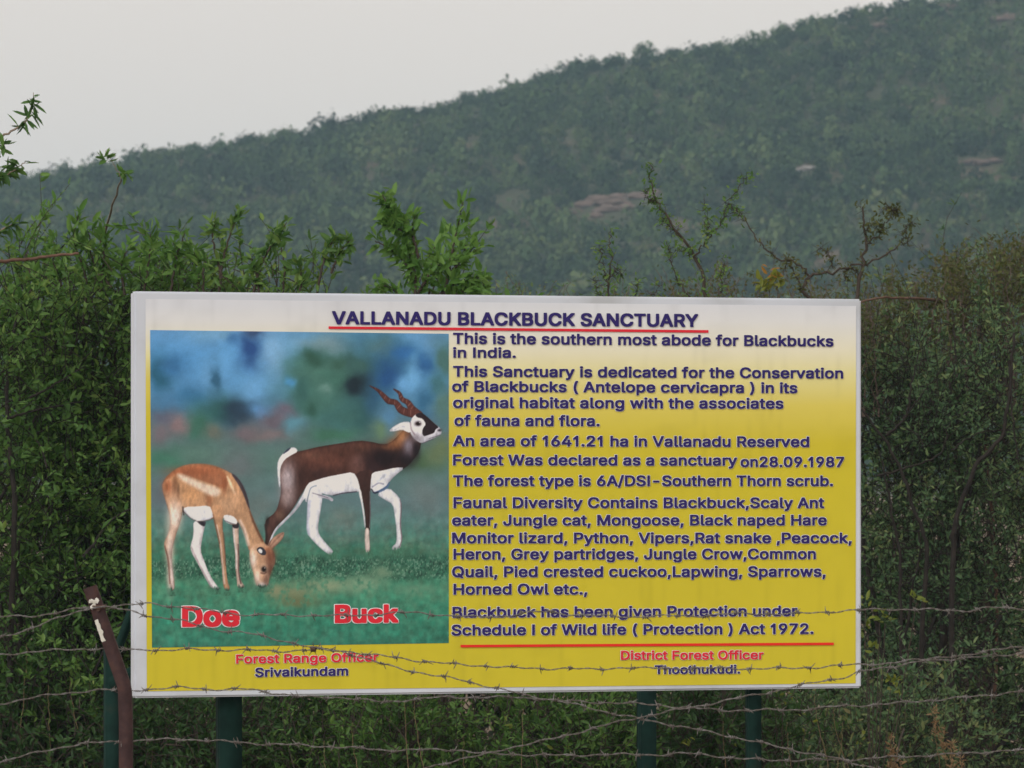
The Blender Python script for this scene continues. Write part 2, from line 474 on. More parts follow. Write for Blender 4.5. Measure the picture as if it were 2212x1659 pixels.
# board body: bevelled tray
import bmesh
bm = bmesh.new()
bmesh.ops.create_cube(bm, size=1.0)
for v in bm.verts:
    v.co = Vector((v.co.x * BW, (v.co.y + .5) * THK, ZB + (v.co.z + .5) * (ZT - ZB)))
bmesh.ops.bevel(bm, geom=list(bm.edges), offset=.006, segments=2, affect='EDGES')
me = bpy.data.meshes.new('panel'); bm.to_mesh(me); bm.free(); me.materials.append(M['white_paint'])
panel = bpy.data.objects.new('panel', me); COL.objects.link(panel); panel.parent = board

# yellow printed sheet, white at the top fading to yellow (the print itself fades)
ILL = 0.79
def alb(c): return np.clip(lin(c) / ILL, 0.004, .82)
def yellow(u, v):
    t = np.clip((v - (648 + 10)) / 352.0 + .10 * (1 - np.clip((u - 316) / 700, 0, 1)) * np.clip((v - 700) / 120, 0, 1) * 1.5, 0, 1)
    st = [0, .10, .28, .42, .62, .85, 1]
    cs = [alb(c) for c in [(194, 197, 203), (201, 202, 202), (208, 204, 180), (204, 197, 140), (196, 182, 84), (185, 171, 46), (184, 171, 42)]]
    out = np.stack([np.interp(t, st, [c[i] for c in cs]) for i in range(3)], -1)
    n = fbm(u / 40, v / 40, 77) - .5
    st_ = np.clip(fbm(u / 9, v / 160, 78) - .62, 0, 1) * .35 + np.clip(fbm(u / 70, v / 55, 79) - .6, 0, 1) * .25
    return out * (1 + .05 * n[..., None] - st_[..., None])
M['print'] = mat_attr('print', 'print', .45)
sheet = front_grid('printed_sheet', [(314, 646), (1849, 661), (1848, 1476), (317, 1493)], .0015, M['print'], board, 160, 160, yellow)

# ---- the printed photograph: everything below is ink on the sheet
ZS = 0.32271; ZOX, ZOY = 271.1, 609.9      # tracing units -> picture units
def seg_dist(px, py, poly, closed=True):
    poly = np.asarray(poly, float); n = len(poly)
    d = np.full(px.shape, 1e9)
    for i in range(n if closed else n - 1):
        a = poly[i]; b = poly[(i + 1) % n]; ab = b - a
        t = np.clip(((px - a[0]) * ab[0] + (py - a[1]) * ab[1]) / (ab @ ab + 1e-9), 0, 1)
        d = np.minimum(d, (px - a[0] - t * ab[0]) ** 2 + (py - a[1] - t * ab[1]) ** 2)
    return np.sqrt(d)
def inside(px, py, poly):
    poly = np.asarray(poly, float); n = len(poly); r = np.zeros(px.shape, bool)
    for i in range(n):
        x0, y0 = poly[i]; x1, y1 = poly[(i + 1) % n]
        if y0 == y1: continue
        c = ((y0 > py) != (y1 > py)) & (px < (x1 - x0) * (py - y0) / (y1 - y0) + x0)
        r ^= c
    return r
def round_poly(poly, it=2):
    p = np.asarray(poly, float)
    for _ in range(it):
        q = np.roll(p, -1, 0)
        p = np.stack([.75 * p + .25 * q, .25 * p + .75 * q], 1).reshape(-1, 2)
    return p
class Canvas:
    def __init__(s, x, y):
        s.sh = x.shape; s.x = x.ravel(); s.y = y.ravel(); s.c = np.zeros((s.x.size, 3)); s.m = np.zeros(s.x.size)
    def mix(s, sel, a, col):
        a = a[:, None]; s.c[sel] = s.c[sel] * (1 - a) + np.asarray(col) * a
    def poly(s, pts, col, soft=4, rnd=2, alpha=1.0, tex=0.0, grow=False):
        p = round_poly(pts, rnd)
        lo = p.min(0) - soft - 2; hi = p.max(0) + soft + 2
        sel = np.where((s.x > lo[0]) & (s.x < hi[0]) & (s.y > lo[1]) & (s.y < hi[1]))[0]
        X, Y = s.x[sel], s.y[sel]
        d = seg_dist(X, Y, p); ins = inside(X, Y, p); sd = np.where(ins, d, -d)
        a = np.clip(sd / (2 * soft) + .5, 0, 1); a = a * a * (3 - 2 * a) * alpha
        col = np.asarray(col, float)
        if tex:
            n = fbm(X / 18, Y / 45, 51) - .5
            col = col[None, :] * (1 + tex * n[:, None])
        s.mix(sel, a, col)
        if grow: s.m[sel] = np.maximum(s.m[sel], a)
    def line(s, pts, w, col, soft=3, alpha=1.0, grow=False):
        pts = smooth_path(np.c_[np.asarray(pts, float), np.zeros(len(pts))], 24)[:, :2]
        w = np.interp(np.linspace(0, 1, len(pts)), np.linspace(0, 1, len(np.atleast_1d(w))), np.atleast_1d(w))
        lo = pts.min(0) - w.max() - 8; hi = pts.max(0) + w.max() + 8
        sel = np.where((s.x > lo[0]) & (s.x < hi[0]) & (s.y > lo[1]) & (s.y < hi[1]))[0]
        X, Y = s.x[sel], s.y[sel]; best = np.full(len(sel), -1e9)
        for i in range(len(pts) - 1):
            a, b = pts[i], pts[i + 1]; ab = b - a
            t = np.clip(((X - a[0]) * ab[0] + (Y - a[1]) * ab[1]) / (ab @ ab + 1e-9), 0, 1)
            best = np.maximum(best, w[i] + (w[i + 1] - w[i]) * t - np.hypot(X - a[0] - t * ab[0], Y - a[1] - t * ab[1]))
        a = np.clip(best / (2 * soft) + .5, 0, 1) * alpha
        s.mix(sel, a, col)
        if grow: s.m[sel] = np.maximum(s.m[sel], a)
    def blob(s, x, y, rx, ry, col, alpha=1.0):
        q = ((s.x - x) / rx) ** 2 + ((s.y - y) / ry) ** 2
        sel = np.where(q < 6)[0]
        s.mix(sel, np.clip(1.15 * np.exp(-q[sel] * 1.1), 0, 1) * alpha, col)

Dn = 1155.0
def D_(pts): return [(x, y + Dn) for x, y in pts]
TAN = (176, 128, 90); RUST = (148, 88, 58); PALE = (205, 190, 180); WHITE = (208, 210, 216); BRN = (66, 42, 38); BLK = (38, 28, 34)
def paint_background(c):
    x, y = c.x, c.y
    ys = [300, 500, 700, 860, 1000, 1200, 1450, 1700, 1800, 1950, 2100, 2250, 2440]
    cs = [(88, 140, 188), (84, 144, 196), (84, 138, 184), (72, 112, 140), (86, 108, 112), (76, 110, 104), (82, 110, 116), (72, 118, 108), (58, 108, 88), (60, 118, 92), (58, 124, 98), (48, 122, 98), (44, 112, 92)]
    wx = x + 60 * (fbm(x / 160, y / 160, 4) - .5); wy = y + 110 * (fbm(x / 170, y / 170, 6) - .5)
    c.c = np.stack([np.interp(wy, ys, [k[i] for k in cs]) for i in range(3)], -1)
    x0_, y0_ = c.x, c.y
    c.x = x + 80 * (fbm(x / 120, y / 120, 81, 3) - .5) + 12 * (fbm(x / 24, y / 24, 83) - .5); c.y = y + 80 * (fbm(x / 120, y / 120, 85, 3) - .5) + 12 * (fbm(x / 24, y / 24, 87) - .5)
    for b in [(1380, 690, 330, 310, (62, 106, 100)), (1700, 520, 240, 200, (52, 98, 116)), (600, 340, 200, 60, (104, 152, 190)), (1000, 480, 110, 170, (118, 164, 204)), (860, 720, 80, 130, (100, 156, 204)), (640, 560, 120, 120, (92, 150, 200)), (560, 640, 60, 100, (96, 150, 196)),
              (840, 460, 75, 100, (34, 68, 122)), (870, 345, 70, 40, (52, 74, 112)), (730, 400, 50, 40, (62, 110, 160)),
              (235, 620, 90, 130, (34, 84, 108)), (330, 560, 90, 70, (52, 104, 150)), (600, 640, 40, 90, (44, 88, 118)), (300, 790, 120, 60, (70, 120, 160)), (440, 760, 100, 90, (54, 108, 150)),
              (620, 850, 130, 110, (44, 90, 92)), (760, 880, 130, 90, (34, 54, 72)), (900, 860, 90, 40, (80, 132, 182)), (480, 960, 90, 130, (50, 98, 84)),
              (250, 900, 90, 60, (84, 92, 112)), (350, 960, 80, 70, (124, 106, 110)), (220, 1000, 70, 70, (104, 98, 106)), (1000, 930, 120, 80, (96, 90, 102)), (1080, 860, 70, 50, (100, 92, 110)), (820, 1010, 120, 60, (104, 96, 104)), (580, 1000, 60, 60, (96, 104, 96)), (980, 1030, 120, 40, (110, 102, 106)),
              (1150, 420, 90, 110, (100, 150, 188)), (1330, 420, 150, 70, (116, 144, 158)), (1180, 600, 120, 100, (62, 108, 110)), (1290, 520, 90, 90, (48, 90, 84)), (1430, 560, 110, 90, (64, 100, 92)), (1500, 520, 80, 60, (48, 82, 84)),
              (1330, 700, 150, 120, (66, 112, 112)), (1280, 800, 130, 110, (50, 96, 88)), (1440, 860, 150, 130, (62, 112, 122)), (1530, 690, 85, 75, (24, 42, 56)), (1600, 640, 60, 60, (32, 56, 74)), (1560, 900, 90, 130, (36, 72, 76)), (1650, 780, 80, 120, (44, 84, 110)),
              (1720, 430, 110, 80, (74, 112, 122)), (1760, 620, 110, 120, (32, 74, 124)), (1850, 470, 90, 70, (44, 96, 150)), (1920, 620, 55, 110, (104, 162, 208)), (1860, 680, 60, 70, (96, 152, 200)), (2000, 540, 60, 80, (40, 88, 140)), (2050, 400, 110, 70, (92, 140, 180)), (1960, 340, 120, 40, (92, 144, 188)),
              (2120, 520, 70, 130, (66, 102, 98)), (2080, 700, 60, 90, (56, 100, 110)), (2000, 800, 70, 80, (48, 96, 130)), (2140, 830, 70, 120, (78, 112, 108)), (1760, 900, 60, 80, (78, 124, 160)), (1700, 1000, 60, 70, (92, 122, 98)), (1400, 1020, 160, 50, (58, 104, 84)), (1260, 620, 170, 120, (70, 112, 102)), (1420, 660, 130, 110, (58, 100, 90)), (1300, 800, 150, 120, (64, 106, 98)), (1450, 900, 140, 100, (56, 98, 96)), (1250, 520, 60, 50, (44, 80, 70)), (1420, 540, 60, 40, (52, 88, 78)), (1540, 690, 75, 70, (22, 38, 48)), (1180, 700, 60, 90, (50, 90, 88)), (1560, 560, 80, 60, (54, 90, 88)), (1330, 720, 40, 40, (92, 130, 124)), (1230, 850, 40, 60, (44, 82, 74)),
              (1090, 670, 40, 40, (72, 136, 180)), (1130, 960, 60, 60, (84, 132, 150)), (260, 1180, 130, 60, (56, 108, 90)), (500, 1160, 200, 50, (80, 112, 104)), (760, 1230, 160, 120, (92, 104, 108)), (1990, 1190, 130, 70, (62, 92, 66)), (2100, 1120, 90, 90, (92, 110, 82)), (2000, 1400, 140, 130, (92, 110, 112)),
              (260, 1420, 120, 100, (88, 100, 108)), (900, 1500, 130, 110, (92, 112, 112)), (1440, 1600, 120, 90, (90, 114, 110))]:
        c.blob(b[0], b[1], b[2], b[3], b[4], .94)
    c.x, c.y = x0_, y0_
    low = fbm(x / 75, y / 60, 12) - .5
    c.c *= (1 + .14 * low)[:, None]
    # short grass: blurred far, sharp in a band, blurred near
    g = np.clip((y - 1450) / 300, 0, 1)
    n1 = fbm(x / 26, y / 42, 31) - .5; n2 = fbm(x / 60, y / 34, 32) - .5
    c.c *= (1 + g * (.35 * n1 + .3 * n2))[:, None]
    c.c[:, 0] *= 1 + g * .5 * (fbm(x / 38, y / 40, 38) - .5)
    edge = 1815 + 60 * (fbm(x / 90, x * 0 + 3, 8) - .5) + np.clip((1000 - x) / 900, 0, 1) * 35
    band = np.clip((y - edge) / 40, 0, 1) * np.clip((2010 + 40 * (fbm(x / 70, y / 70, 41) - .5) - y) / 50, 0, 1)
    f = fbm(x / 9, y / 13, 43); f2 = fbm(x / 30, y / 26, 44)
    dark = band * np.clip(.55 + 1.6 * (.5 - f2), 0, 1) * .75
    c.c = c.c * (1 - dark[:, None]) + np.array((30, 76, 60)) * dark[:, None]
    sp = band * np.clip((f - .60) * 9, 0, 1) * .55
    c.c = c.c * (1 - sp[:, None]) + np.array((128, 158, 140)) * sp[:, None]
    sp = band * np.clip((.40 - f) * 9, 0, 1) * .6
    c.c = c.c * (1 - sp[:, None]) + np.array((22, 48, 44)) * sp[:, None]
    for b in [(1120, 2080, 160, 60, (112, 124, 92)), (1350, 2030, 180, 50, (122, 142, 112)), (1150, 2140, 120, 40, (96, 104, 72)), (1600, 2020, 120, 60, (112, 146, 118)), (1000, 2060, 50, 40, (128, 132, 100)), (1720, 1940, 80, 50, (96, 130, 104)), (1950, 2060, 140, 40, (86, 134, 108))]:
        t = np.exp(-(((x - b[0]) / b[2]) ** 2 + ((y - b[1]) / b[3]) ** 2)) * np.clip(.65 + 2.4 * (fbm(x / 24, y / 30, 61) - .42), 0, 1)
        c.c = c.c * (1 - t[:, None]) + np.array(b[4]) * t[:, None]

def paint_buck(c):
    g = dict(grow=True)
    # far hind leg, far front leg
    c.poly(D_([(1225, 230), (1218, 300), (1215, 400), (1210, 520), (1250, 572), (1320, 640), (1372, 672), (1398, 664), (1385, 640), (1330, 580), (1292, 530), (1286, 480), (1300, 400), (1318, 290), (1312, 230)]), WHITE, 3, 1, **g)
    c.poly(D_([(1218, 300), (1214, 400), (1210, 520), (1235, 550), (1232, 460), (1240, 380), (1250, 300)]), (164, 168, 190), 8, 1, .7)
    c.poly(D_([(1675, 262), (1755, 212), (1835, 285), (1846, 340), (1841, 480), (1852, 565), (1834, 636), (1786, 642), (1782, 615), (1814, 590), (1814, 500), (1800, 400), (1790, 330), (1735, 300)]), WHITE, 3, 1, **g)
    c.line(D_([(1835, 300), (1844, 345), (1839, 470), (1848, 560), (1832, 620)]), [3, 4, 4, 3], (110, 90, 100), 3, .8)
    # body, neck
    c.poly([(1045, 1190), (1100, 1140), (1180, 1128), (1290, 1100), (1420, 1080), (1560, 1058), (1640, 1066), (1720, 1086), (1770, 1076), (1825, 1025), (1880, 965), (1930, 930), (1990, 1000), (1978, 1075), (1965, 1130), (1925, 1190), (1870, 1245), (1780, 1290), (1700, 1330), (1640, 1390), (1560, 1400), (1500, 1330), (1340, 1320), (1225, 1350), (1180, 1400), (1060, 1420), (1030, 1300)], BRN, 3, 1, tex=.25, **g)
    # near hind leg
    c.poly([(1035, 1180), (1030, 1300), (1042, 1400), (1022, 1490), (1002, 1540), (942, 1585), (932, 1620), (940, 1700), (932, 1765), (962, 1768), (985, 1690), (1010, 1630), (1070, 1580), (1130, 1500), (1180, 1410), (1225, 1345), (1200, 1200), (1110, 1150)], (70, 46, 42), 3, 1, tex=.2, **g)
    c.blob(1085, 1320, 58, 120, (158, 146, 152), .95); c.blob(1085, 1440, 46, 70, (140, 122, 124), .9); c.blob(1035, 1560, 30, 35, (102, 76, 64), .8)
    c.blob(1180, 1300, 40, 90, (52, 32, 30), .7); c.blob(950, 1600, 14, 30, (34, 26, 26), .8); c.line([(935, 1625), (942, 1700), (934, 1765)], 8, (48, 34, 32), 4, .7)
    # rump and tail white
    c.poly([(1155, 1132), (1135, 1104), (1100, 1106), (1060, 1136), (1018, 1190), (1014, 1260), (1026, 1370), (1036, 1370), (1032, 1290), (1034, 1240), (1062, 1185), (1110, 1156)], WHITE, 3, 1, **g)
    c.line([(1058, 1145), (1085, 1122), (1100, 1110)], [3, 7, 3], (54, 60, 84), 3)
    # coat shading
    c.blob(1350, 1190, 190, 60, (98, 60, 50), .7); c.blob(1560, 1210, 46, 70, (120, 92, 88), .6); c.blob(1250, 1160, 80, 26, (92, 62, 52), .7); c.blob(1600, 1110, 90, 40, (84, 54, 44), .7); c.blob(1560, 1230, 50, 60, (94, 62, 56), .6); c.blob(1450, 1140, 120, 30, (74, 46, 38), .6)
    c.blob(1730, 1180, 130, 85, (26, 18, 24), .95); c.blob(1880, 1180, 60, 60, (28, 22, 30), .9); c.blob(1650, 1240, 50, 50, (44, 30, 34), .8); c.blob(1290, 1290, 60, 40, (48, 32, 32), .6)
    c.blob(1800, 1080, 50, 40, (126, 84, 58), .9); c.blob(1850, 1025, 44, 50, (150, 104, 70), .95); c.blob(1895, 1100, 38, 58, (116, 108, 120), .95); c.blob(1945, 1120, 26, 60, (30, 24, 32), .9); c.blob(1750, 1100, 60, 20, (86, 56, 42), .7)
    # belly and chest
    c.poly([(1218, 1345), (1260, 1328), (1345, 1302), (1440, 1284), (1522, 1268), (1555, 1320), (1582, 1400), (1540, 1402), (1470, 1412), (1400, 1428), (1330, 1420), (1260, 1385), (1235, 1400), (1215, 1470), (1203, 1470), (1200, 1440), (1150, 1520), (1060, 1610), (1000, 1668), (970, 1745), (958, 1768), (952, 1760), (985, 1670), (1025, 1620), (1120, 1530), (1180, 1430)], WHITE, 3, 1, **g)
    c.poly([(1232, 1410), (1300, 1420), (1360, 1430), (1392, 1452), (1384, 1470), (1350, 1448), (1290, 1440), (1235, 1440)], (200, 200, 208), 2, 1, **g)
    c.line([(1215, 1460), (1235, 1385), (1260, 1365), (1275, 1362)], 4, (86, 100, 120), 3, .7); c.line([(1250, 1410), (1310, 1428), (1350, 1440)], 3, (84, 76, 92), 3, .7); c.line([(1390, 1428), (1450, 1412), (1545, 1402)], 4, (60, 58, 76), 3, .8)
    c.poly([(1650, 1272), (1720, 1260), (1800, 1240), (1872, 1240), (1800, 1296), (1762, 1340), (1745, 1372), (1690, 1400), (1655, 1412), (1636, 1380), (1638, 1310)], WHITE, 3, 1, **g)
    c.line([(1650, 1370), (1690, 1345), (1725, 1350)], 4, (104, 104, 128), 4, .7); c.line([(1655, 1410), (1690, 1402), (1745, 1372), (1765, 1340)], [3, 8, 9, 4], (74, 100, 138), 3, .9); c.line([(1735, 1290), (1690, 1330)], 7, (150, 156, 176), 6, .6); c.line([(1645, 1385), (1665, 1410), (1690, 1404)], 4, (34, 34, 50), 3)
    # near front leg
    c.poly([(1535, 1270), (1560, 1340), (1575, 1420), (1598, 1510), (1604, 1600), (1606, 1640), (1600, 1710), (1606, 1800), (1632, 1828), (1637, 1790), (1630, 1700), (1636, 1640), (1641, 1530), (1636, 1400), (1642, 1300), (1660, 1250)], (58, 38, 36), 3, 1, **g)
    c.poly([(1604, 1640), (1600, 1710), (1605, 1800), (1630, 1826), (1636, 1790), (1630, 1700), (1630, 1650)], (206, 190, 180), 4, 1)
    c.poly([(1556, 1395), (1580, 1490), (1594, 1590), (1598, 1640), (1606, 1640), (1600, 1560), (1584, 1450), (1572, 1380)], (220, 220, 224), 3, 1, **g)
    c.line([(1633, 1400), (1637, 1530), (1632, 1640)], 2, (170, 170, 180), 2, .8)
    # horns
    for pts, w in (([(1795, 715), (1832, 742), (1850, 782), (1890, 806), (1918, 848), (1965, 885)], [4, 11, 16, 19, 24, 24]), ([(1635, 693), (1690, 724), (1728, 762), (1762, 795), (1808, 806), (1842, 852), (1896, 874), (1955, 884)], [3, 10, 17, 20, 19, 25, 26, 28])):
        c.line(pts, w, (88, 50, 46), 3, 1, True)
        pp = smooth_path(np.c_[np.array(pts, float), np.zeros(len(pts))], 36)[:, :2]
        ww = np.interp(np.linspace(0, 1, len(pp)), np.linspace(0, 1, len(w)), w)
        for i in range(3, len(pp) - 2, 2):
            t = pp[i + 1] - pp[i - 1]; t /= np.hypot(*t); nn = np.array([-t[1], t[0]])
            c.line([pp[i] - nn * ww[i] * .7 - t * 4, pp[i] + nn * ww[i] * .6 + t * 4], 2.2, (186, 140, 128) if i % 4 == 3 else (52, 30, 32), 2, .35)
    # ear, head
    c.poly([(1758, 998), (1795, 962), (1850, 934), (1905, 932), (1920, 975), (1905, 1008), (1880, 1000), (1850, 985), (1800, 998)], WHITE, 3, 1, **g)
    c.line([(1800, 985), (1850, 965), (1880, 975)], [2, 6, 3], (150, 150, 168), 4, .7)
    c.poly([(1905, 925), (1930, 890), (1970, 870), (2010, 893), (2062, 940), (2108, 978), (2116, 1000), (2108, 1022), (2050, 1050), (1985, 1082), (1930, 1050), (1900, 1000)], (196, 196, 204), 3, 1, **g)
    c.poly([(1935, 885), (1975, 868), (2012, 893), (2064, 942), (2098, 970), (2072, 985), (2066, 1008), (2020, 1024), (1992, 1032), (1982, 1000), (1992, 972), (2010, 950), (1988, 912), (1950, 905)], BLK, 3, 1)
    c.blob(1945, 1040, 40, 30, (120, 112, 122), .7); c.line([(1905, 940), (1912, 985), (1935, 1020)], 4, (96, 76, 84), 5, .7)
    c.blob(1957, 946, 20, 15, (30, 14, 16), 1.0); c.blob(1957, 946, 14, 10, (22, 8, 10), 1.0); c.blob(1968, 938, 5, 4, (200, 200, 208), .8)
    c.blob(2100, 990, 14, 9, (34, 30, 38), .9); c.line([(2030, 1046), (2080, 1030), (2106, 1022)], 2, (90, 84, 94), 2, .8); c.line([(1982, 1080), (2020, 1064), (2060, 1048)], 3, (70, 70, 84), 3, .6)

def paint_doe(c):
    g = dict(grow=True)
    # far legs
    c.poly(D_([(452, 430), (455, 540), (433, 605), (438, 650), (490, 740), (530, 820), (568, 882), (605, 908), (634, 902), (612, 878), (560, 800), (522, 700), (500, 640), (512, 560), (536, 450)]), (212, 206, 208), 3, 1, **g)
    c.line(D_([(440, 620), (495, 735), (570, 880)]), 5, (160, 140, 144), 5, .7); c.poly(D_([(470, 440), (540, 440), (530, 482), (500, 470)]), (52, 48, 60), 4, 1)
    c.poly(D_([(712, 455), (720, 560), (734, 660), (734, 760), (744, 830), (748, 893), (785, 893), (798, 880), (770, 842), (758, 760), (762, 650), (756, 560), (756, 455)]), (196, 164, 146), 3, 1, **g)
    c.line(D_([(722, 480), (728, 580), (740, 660), (740, 760)]), 4, (226, 220, 218), 3, .8); c.line(D_([(752, 600), (757, 690), (756, 780), (770, 860)]), 4, (80, 56, 56), 4, .8); c.poly(D_([(708, 450), (760, 450), (756, 494), (716, 490)]), (50, 42, 48), 4, 1)
    # body + neck
    c.poly(D_([(246, 185), (285, 130), (365, 76), (450, 58), (560, 63), (655, 95), (722, 130), (772, 182), (812, 270), (832, 375), (872, 480), (920, 580), (965, 625), (920, 660), (828, 655), (808, 570), (788, 510), (750, 440), (742, 470), (690, 462), (650, 415), (585, 425), (500, 447), (440, 425), (378, 372), (330, 400), (280, 340), (248, 245)]), TAN, 3, 1, tex=.12, **g)
    # near hind leg
    c.poly(D_([(246, 180), (248, 245), (276, 335), (300, 430), (290, 520), (258, 578), (258, 622), (280, 700), (288, 800), (298, 882), (312, 920), (330, 882), (312, 760), (306, 650), (326, 570), (348, 500), (376, 420), (380, 340), (350, 230), (300, 150)]), (182, 132, 98), 3, 1, **g)
    c.blob(330, 1155 + 410, 50, 100, (218, 196, 182), .95); c.blob(296, 1155 + 620, 30, 150, (204, 178, 164), .9); c.blob(300, 1155 + 830, 24, 90, (206, 184, 174), .9); c.line(D_([(262, 610), (284, 700), (296, 860)]), 4, (118, 78, 62), 4, .8); c.line(D_([(300, 700), (310, 800), (318, 890)]), 5, (214, 196, 190), 4, .8)
    # colour patches
    c.poly(D_([(260, 165), (310, 118), (380, 78), (460, 60), (570, 66), (660, 100), (690, 180), (660, 235), (560, 190), (440, 150), (350, 120), (300, 150)]), RUST, 14, 2, .9)
    c.blob(450, 1155 + 110, 160, 34, (146, 78, 48), .7); c.blob(280, 1155 + 210, 34, 50, (150, 82, 50), .8); c.blob(330, 1155 + 190, 18, 60, (120, 76, 50), .7); c.blob(352, 1155 + 250, 10, 60, (112, 76, 54), .7)
    c.blob(440, 1155 + 260, 70, 60, (186, 132, 86), .8); c.blob(560, 1155 + 300, 24, 50, (140, 82, 50), .7)
    c.poly(D_([(345, 125), (385, 132), (450, 160), (530, 195), (605, 212), (640, 245), (615, 280), (560, 272), (480, 226), (400, 185), (350, 150)]), (204, 184, 168), 18, 2, .85)
    c.blob(660, 1155 + 200, 18, 60, (140, 76, 46), .7); c.line(D_([(680, 145), (700, 190), (730, 260)]), [5, 9, 6], (222, 192, 158), 6, .8); c.blob(680, 1155 + 330, 60, 60, (190, 144, 108), .6); c.blob(740, 1155 + 280, 30, 60, (196, 146, 108), .6)
    c.poly(D_([(700, 120), (735, 135), (778, 185), (815, 270), (834, 375), (815, 340), (790, 270), (755, 200)]), (62, 52, 64), 5, 1, .9)
    c.line(D_([(830, 380), (870, 480), (915, 575)]), [4, 8, 8], (124, 70, 44), 6, .8); c.line(D_([(765, 440), (800, 520), (820, 600)]), [8, 12, 10], (222, 196, 180), 8, .7)
    # belly and chest white
    c.poly(D_([(380, 368), (400, 348), (470, 346), (560, 338), (578, 380), (588, 425), (500, 447), (436, 425)]), (216, 218, 226), 4, 1)
    c.line(D_([(380, 372), (440, 428), (500, 447), (575, 432)]), 3, (96, 86, 92), 3, .7); c.line(D_([(382, 350), (388, 400)]), 5, (60, 50, 52), 4, .8)
    c.poly(D_([(650, 405), (690, 400), (735, 420), (752, 462), (700, 464), (665, 445)]), (222, 220, 224), 4, 1)
    c.line(D_([(660, 440), (700, 455), (745, 468)]), 3, (70, 66, 76), 3, .7)
    # near front leg
    c.poly(D_([(572, 330), (585, 400), (602, 480), (625, 580), (635, 680), (648, 780), (652, 870), (665, 908), (692, 912), (698, 890), (682, 850), (672, 760), (667, 650), (656, 560), (648, 480), (650, 400), (660, 340)]), (186, 134, 94), 3, 1, **g)
    c.line(D_([(610, 470), (636, 600), (645, 700), (660, 860)]), [4, 5, 5, 6], (222, 198, 184), 4, .7); c.line(D_([(585, 400), (600, 470), (628, 590)]), 4, (130, 82, 54), 4, .7); c.line(D_([(655, 520), (664, 640), (668, 740)]), 3, (112, 78, 62), 3, .7)
    # ear and head
    c.poly(D_([(940, 620), (975, 562), (1025, 526), (1064, 513), (1056, 556), (1010, 605), (965, 645)]), (176, 130, 104), 3, 1, **g)
    c.line(D_([(960, 620), (1000, 572), (1050, 525)]), [3, 6, 3], (122, 84, 70), 5, .7)
    c.poly(D_([(826, 640), (834, 720), (858, 800), (872, 868), (900, 890), (952, 884), (962, 820), (978, 770), (1004, 720), (994, 650), (962, 608), (915, 590), (860, 600)]), (190, 140, 104), 3, 1, **g)
    c.blob(970, 1155 + 680, 34, 60, (122, 66, 44), .85); c.blob(950, 1155 + 640, 26, 24, (146, 84, 54), .8); c.blob(962, 1155 + 760, 20, 50, (110, 62, 44), .8)
    c.blob(852, 1155 + 700, 24, 60, (214, 194, 182), .85); c.blob(880, 1155 + 820, 22, 50, (214, 190, 176), .8); c.blob(915, 1155 + 870, 36, 20, (196, 182, 182), .9); c.blob(938, 1155 + 830, 18, 40, (146, 100, 80), .7)
    c.poly(D_([(872, 635), (892, 614), (920, 618), (942, 650), (935, 674), (900, 668)]), (44, 44, 56), 3, 2); c.poly(D_([(884, 636), (900, 626), (916, 640), (912, 660), (896, 656)]), (196, 202, 214), 3, 2)
    c.blob(925, 1155 + 765, 26, 30, (206, 176, 156), .6); c.blob(924, 1155 + 766, 17, 20, (26, 20, 20), 1.0); c.blob(924, 1155 + 766, 12, 14, (20, 14, 16), 1.0); c.blob(930, 1155 + 757, 4, 4, (190, 190, 196), .8)
    c.line(D_([(905, 790), (925, 795), (940, 785)]), 4, (88, 52, 40), 4, .8)

def paint_front_grass(c):
    """blades standing in front of the hooves"""
    x, y = c.x, c.y
    for hx, hy, w in [(312, 2060, 26), (615, 2050, 34), (680, 2058, 26), (775, 2038, 30), (910, 2035, 60), (1390, 1815, 30), (1628, 1812, 24), (1815, 1790, 36)]:
        t = np.exp(-((x - hx) / w) ** 2) * np.clip((y - (hy - 16 + 40 * (fbm(x / 7, y / 60, 71) - .5))) / 14, 0, 1) * (y < hy + 40)
        col = np.array((56, 106, 84)) * (.7 + .6 * fbm(x / 8, y / 16, 73))[:, None]
        c.c = c.c * (1 - t[:, None]) + col * t[:, None]
        c.m *= (1 - t)

